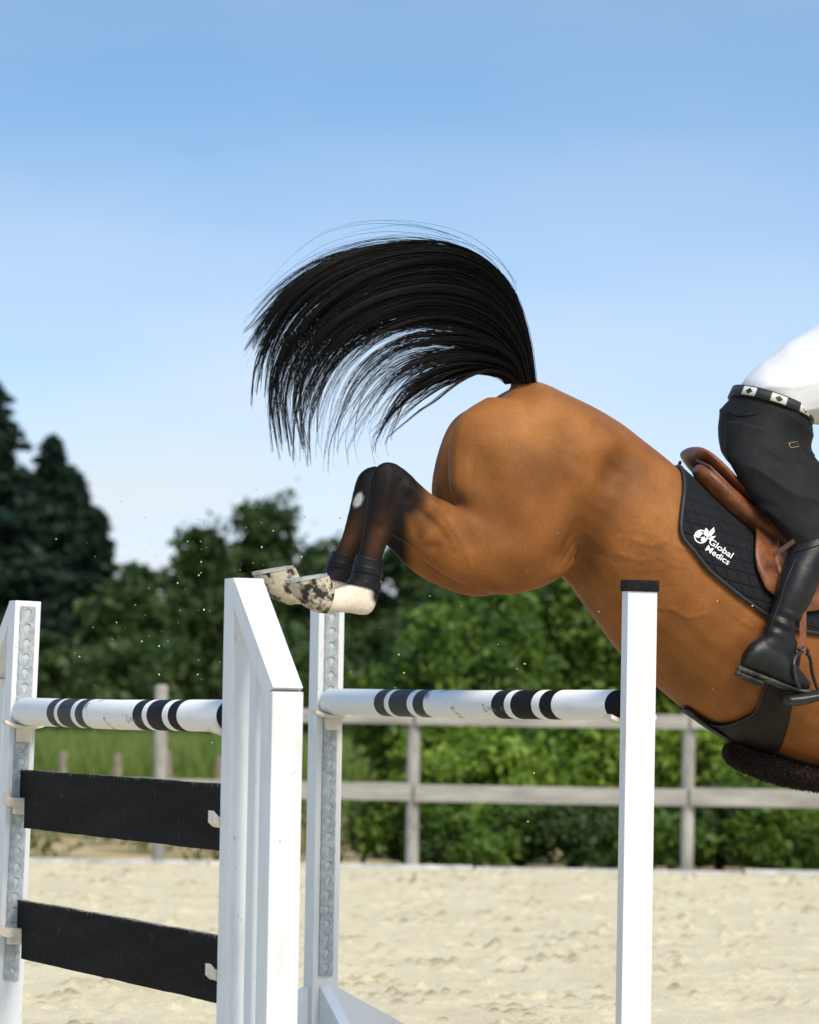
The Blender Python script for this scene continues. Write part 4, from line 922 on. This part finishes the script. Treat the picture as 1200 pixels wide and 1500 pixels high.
# belt: woven panels with diamonds
m, t, b = nodes_of('woven_belt'); uv = N(t, 'ShaderNodeUVMap'); sp = N(t, 'ShaderNodeSeparateXYZ'); t.links.new(uv.outputs[0], sp.inputs[0])
def mth(op, a, c=None):
    n = N(t, 'ShaderNodeMath', operation=op)
    for k_, q in enumerate((a, c)):
        if q is None: continue
        if isinstance(q, (int, float)): n.inputs[k_].default_value = q
        else: t.links.new(q, n.inputs[k_])
    return n.outputs[0]
fu = mth('FRACT', mth('MULTIPLY', sp.outputs[0], 17.0)); iv = mth('MODULO', mth('FLOOR', mth('MULTIPLY', sp.outputs[0], 17.0)), 2.0)
dia = mth('ADD', mth('ABSOLUTE', mth('SUBTRACT', fu, .5)), mth('MULTIPLY', mth('ABSOLUTE', mth('SUBTRACT', sp.outputs[1], .5)), .85))
ind = mth('LESS_THAN', dia, .27); edge_ = mth('GREATER_THAN', mth('ABSOLUTE', mth('SUBTRACT', sp.outputs[1], .5)), .40)
cream = mth('MULTIPLY', mth('MULTIPLY', iv, mth('SUBTRACT', 1.0, ind)), mth('SUBTRACT', 1.0, edge_))
mx = N(t, 'ShaderNodeMix', data_type='RGBA'); t.links.new(cream, mx.inputs['Factor']); mx.inputs['A'].default_value = (.014, .013, .014, 1); mx.inputs['B'].default_value = (.58, .57, .48, 1)
t.links.new(mx.outputs['Result'], b.inputs['Base Color']); b.inputs['Roughness'].default_value = .6; M['belt'] = m
Lb = Loft([((1082, 565), (1185, 609), 0, .154), ((1075, 580), (1183, 622), 0, .160)]); bm = bmesh.new(); uvl = bm.loops.layers.uv.new('UVMap'); seg = 72; rows = []
for i, (t_, o_) in enumerate(((0, .0), (0, .010), (1, .010), (1, .0))): rows.append([bm.verts.new(Lb.at(t_ * .999, 2 * math.pi * j / seg, o_)) for j in range(seg)])
for i in range(3):
    for j in range(seg):
        f = bm.faces.new((rows[i][j], rows[i][(j + 1) % seg], rows[i + 1][(j + 1) % seg], rows[i + 1][j]))
        for l, (a, c) in zip(f.loops, ((j, i), (j + 1, i), (j + 1, i + 1), (j, i + 1))): l[uvl].uv = (a / seg, (0, 0, 1, 1)[c])
link('belt', bm_mesh('belt', bm), M['belt'], person, True)
# pocket flap and metal badge on the breeches
bb = BVHTree.FromPolygons([v.co.copy() for v in breeches.data.vertices], [tuple(p.vertices) for p in breeches.data.polygons])
def on_br(px, py, lift):
    d = ray(px, py).normalized(); h = bb.ray_cast(CAM, d); p = h[0] if h[0] else HP(px, py, .17); return p - d * lift
def sheet(name, outline, m, lift, parent):
    bm = bmesh.new(); c = np.mean(outline, 0); ring = []
    for (a, q) in zip(outline, outline[1:] + outline[:1]):
        for k_ in range(5): ring.append(np.array(a) + (np.array(q) - np.array(a)) * k_ / 5)
    lay = [[bm.verts.new(on_br(*(c + (p - c) * s_), l_)) for p in ring] for s_, l_ in ((1, 0), (1, lift), (.66, lift), (.33, lift))]; n = len(ring)
    for r_, q_ in zip(lay, lay[1:]):
        for j in range(n): bm.faces.new((r_[j], r_[(j + 1) % n], q_[(j + 1) % n], q_[j]))
    bm.faces.new(lay[-1]); return link(name, bm_mesh(name, bm), m, parent, False)
sheet('pocket_flap', [(1068, 597), (1110, 598), (1114, 600), (1108, 607), (1082, 610), (1066, 604)], M['breech'], .004, breeches)
M['brass'] = pm('brass', (.55, .38, .12), (.65, .48, .2), 30, .35, 0, metal=.8)
bm = bmesh.new(); q = [on_br(x_, y_, .009) for x_, y_ in ((1156, 649), (1168, 647), (1170, 654), (1158, 656), (1156, 649))]; tube_path(bm, q, .0014, 6); link('badge', bm_mesh('badge', bm), M['brass'], breeches)
# boots
for mir in (False, True):
    shaft = [((1157, 806), (1226, 782), .305, .062), ((1146, 836), (1208, 829), .325, .06), ((1136, 868), (1193, 867), .34, .056), ((1128, 900), (1178, 897), .35, .046), ((1117, 930), (1164, 924), .355, .040), ((1098, 952), (1168, 948), .358, .038), ((1090, 972), (1160, 985), .36, .034)]
    foot = [((1093, 952), (1084, 979), .36, .026), ((1106, 938), (1100, 986), .36, .036), ((1132, 936), (1122, 996), .36, .040), ((1156, 960), (1144, 1005), .362, .043), ((1174, 984), (1164, 1011), .364, .040), ((1187, 1000), (1182, 1013), .366, .022)]
    def crease(x_, y_, v): return .0055 * np.sin((y_ - .5 * (x_ - 1140)) / 3.2) * np.exp(-((y_ - 915) / 17) ** 2) + .003 * (vnoise(x_, y_, 18, 4) - .5)
    bo = cloth('riding_boot', [(shaft, mir), (foot, mir)], M['riding_boot'], .0065, 3, crease)
    bm = bmesh.new()
    Loft([((1084, 975), (1081, 985), .36, .03), ((1100, 982), (1098, 992), .36, .038), ((1125, 992), (1123, 1000), .36, .041), ((1148, 1002), (1146, 1009), .362, .045), ((1172, 1009), (1170, 1016), .364, .042), ((1190, 1009), (1189, 1015), .366, .02)], mir).tube(bm, seg=20)
    Loft([((1080, 983), (1080, 990), .36, .03), ((1097, 990), (1096, 999), .36, .036), ((1114, 996), (1113, 1006), .36, .037)], mir).tube(bm, seg=20)
    link('sole', bm_mesh('sole', bm), M['sole'], bo, True)
    bm = bmesh.new(); Loft([((1160, 799), (1229, 775), .30, .0635), ((1155, 811), (1223, 789), .307, .0645)], mir).tube(bm, seg=30); link('boot_cuff', bm_mesh('boot_cuff', bm), M['riding_boot'], bo, True)
    bm = bmesh.new(); f_ = (lambda p: mirror(p)) if mir else (lambda p: p)
    tube_path(bm, [f_(HP(x_, y_, w_)) for x_, y_, w_ in ((1166, 818, .385), (1152, 850, .395), (1143, 880, .395), (1134, 905, .392), (1125, 930, .39))], .0022, 6); link('zip', bm_mesh('zip', bm), M['piping'], bo, True)
hb = bmesh.new(); Loft([((1382, 372), (1440, 352), 0, .085), ((1378, 345), (1470, 350), 0, .098), ((1395, 318), (1468, 322), 0, .088), ((1415, 303), (1450, 306), 0, .045)]).tube(hb, seg=32)
link('riding_helmet', bm_mesh('riding_helmet', hb), M['helmet'], person, True)
# stirrups
M['iron'] = pm('black_stirrup_iron', (.008, .008, .009), (.02, .02, .022), 30, .4, .2)
for mir, lab in ((False, 'black stirrup on a brown leather strap under the rider\'s right boot'), (True, 'black stirrup on a brown leather strap on the horse\'s left side')):
    f_ = (lambda p: mirror(p)) if mir else (lambda p: p)
    root = empty('stirrup', f_(HP(1176, 960, .372))); tag(root, lab, 'stirrup', 'stirrups')
    bm = bmesh.new(); a, c = f_(HP(1177, 870, .36)), f_(HP(1176, 958, .372)); s_ = UD * .0125
    prism(bm, [a - s_, c - s_, c + s_, a + s_], (f_(HP(1177, 870, .366)) - a)); keep(link('leather_strap', bm_mesh('leather_strap', bm), M['tan'], root), root)
    bm = bmesh.new()
    for pts in ([(1176, 955, .372), (1167, 960, .40), (1163, 975, .415), (1166, 995, .418), (1172, 1008, .415)], [(1176, 955, .372), (1186, 962, .34), (1190, 985, .325), (1196, 1005, .32), (1200, 1012, .32)], [(1170, 952, .378), (1176, 948, .372), (1183, 953, .366), (1184, 960, .366)]):
        P = polyline([list(HP(*p)) for p in pts], 14); tube_path(bm, [f_(Vector(p)) for p in P], .0065, 8)
    keep(link('stirrup_branch', bm_mesh('stirrup_branch', bm), M['iron'], root, True), root)
    bm = bmesh.new(); Loft([((1147, 1018), (1152, 1034), .37, .05), ((1170, 1014), (1172, 1034), .37, .06), ((1200, 1010), (1202, 1026), .37, .06), ((1212, 1010), (1212, 1022), .37, .05)], mir).tube(bm, seg=20)
    keep(link('tread', bm_mesh('tread', bm), M['iron'], root, True), root)

# ------------------------------------------------------------------ sand thrown up by the hooves
bm = bmesh.new()
for _ in range(190):
    if random.random() < .75: px, py = random.gauss(270, 120), random.gauss(860, 110)
    else: px, py = random.uniform(450, 1150), random.uniform(780, 1240)
    p = at(px, py, random.uniform(15.2, 17.6)); s_ = random.choice((.0012, .0016, .002, .0034)) * random.uniform(.7, 1.1)
    r_ = bmesh.ops.create_icosphere(bm, subdivisions=1, radius=s_)
    for v in r_['verts']: v.co = v.co * random.uniform(.7, 1.2) + p
o = link('flying_sand', bm_mesh('flying_sand', bm), pm('pale_sand_grains', (.55, .50, .38), (.68, .62, .5), 50, .9, 0)); tag(o, 'grains of sand thrown up in the air around the jump', 'sand', kind='stuff')
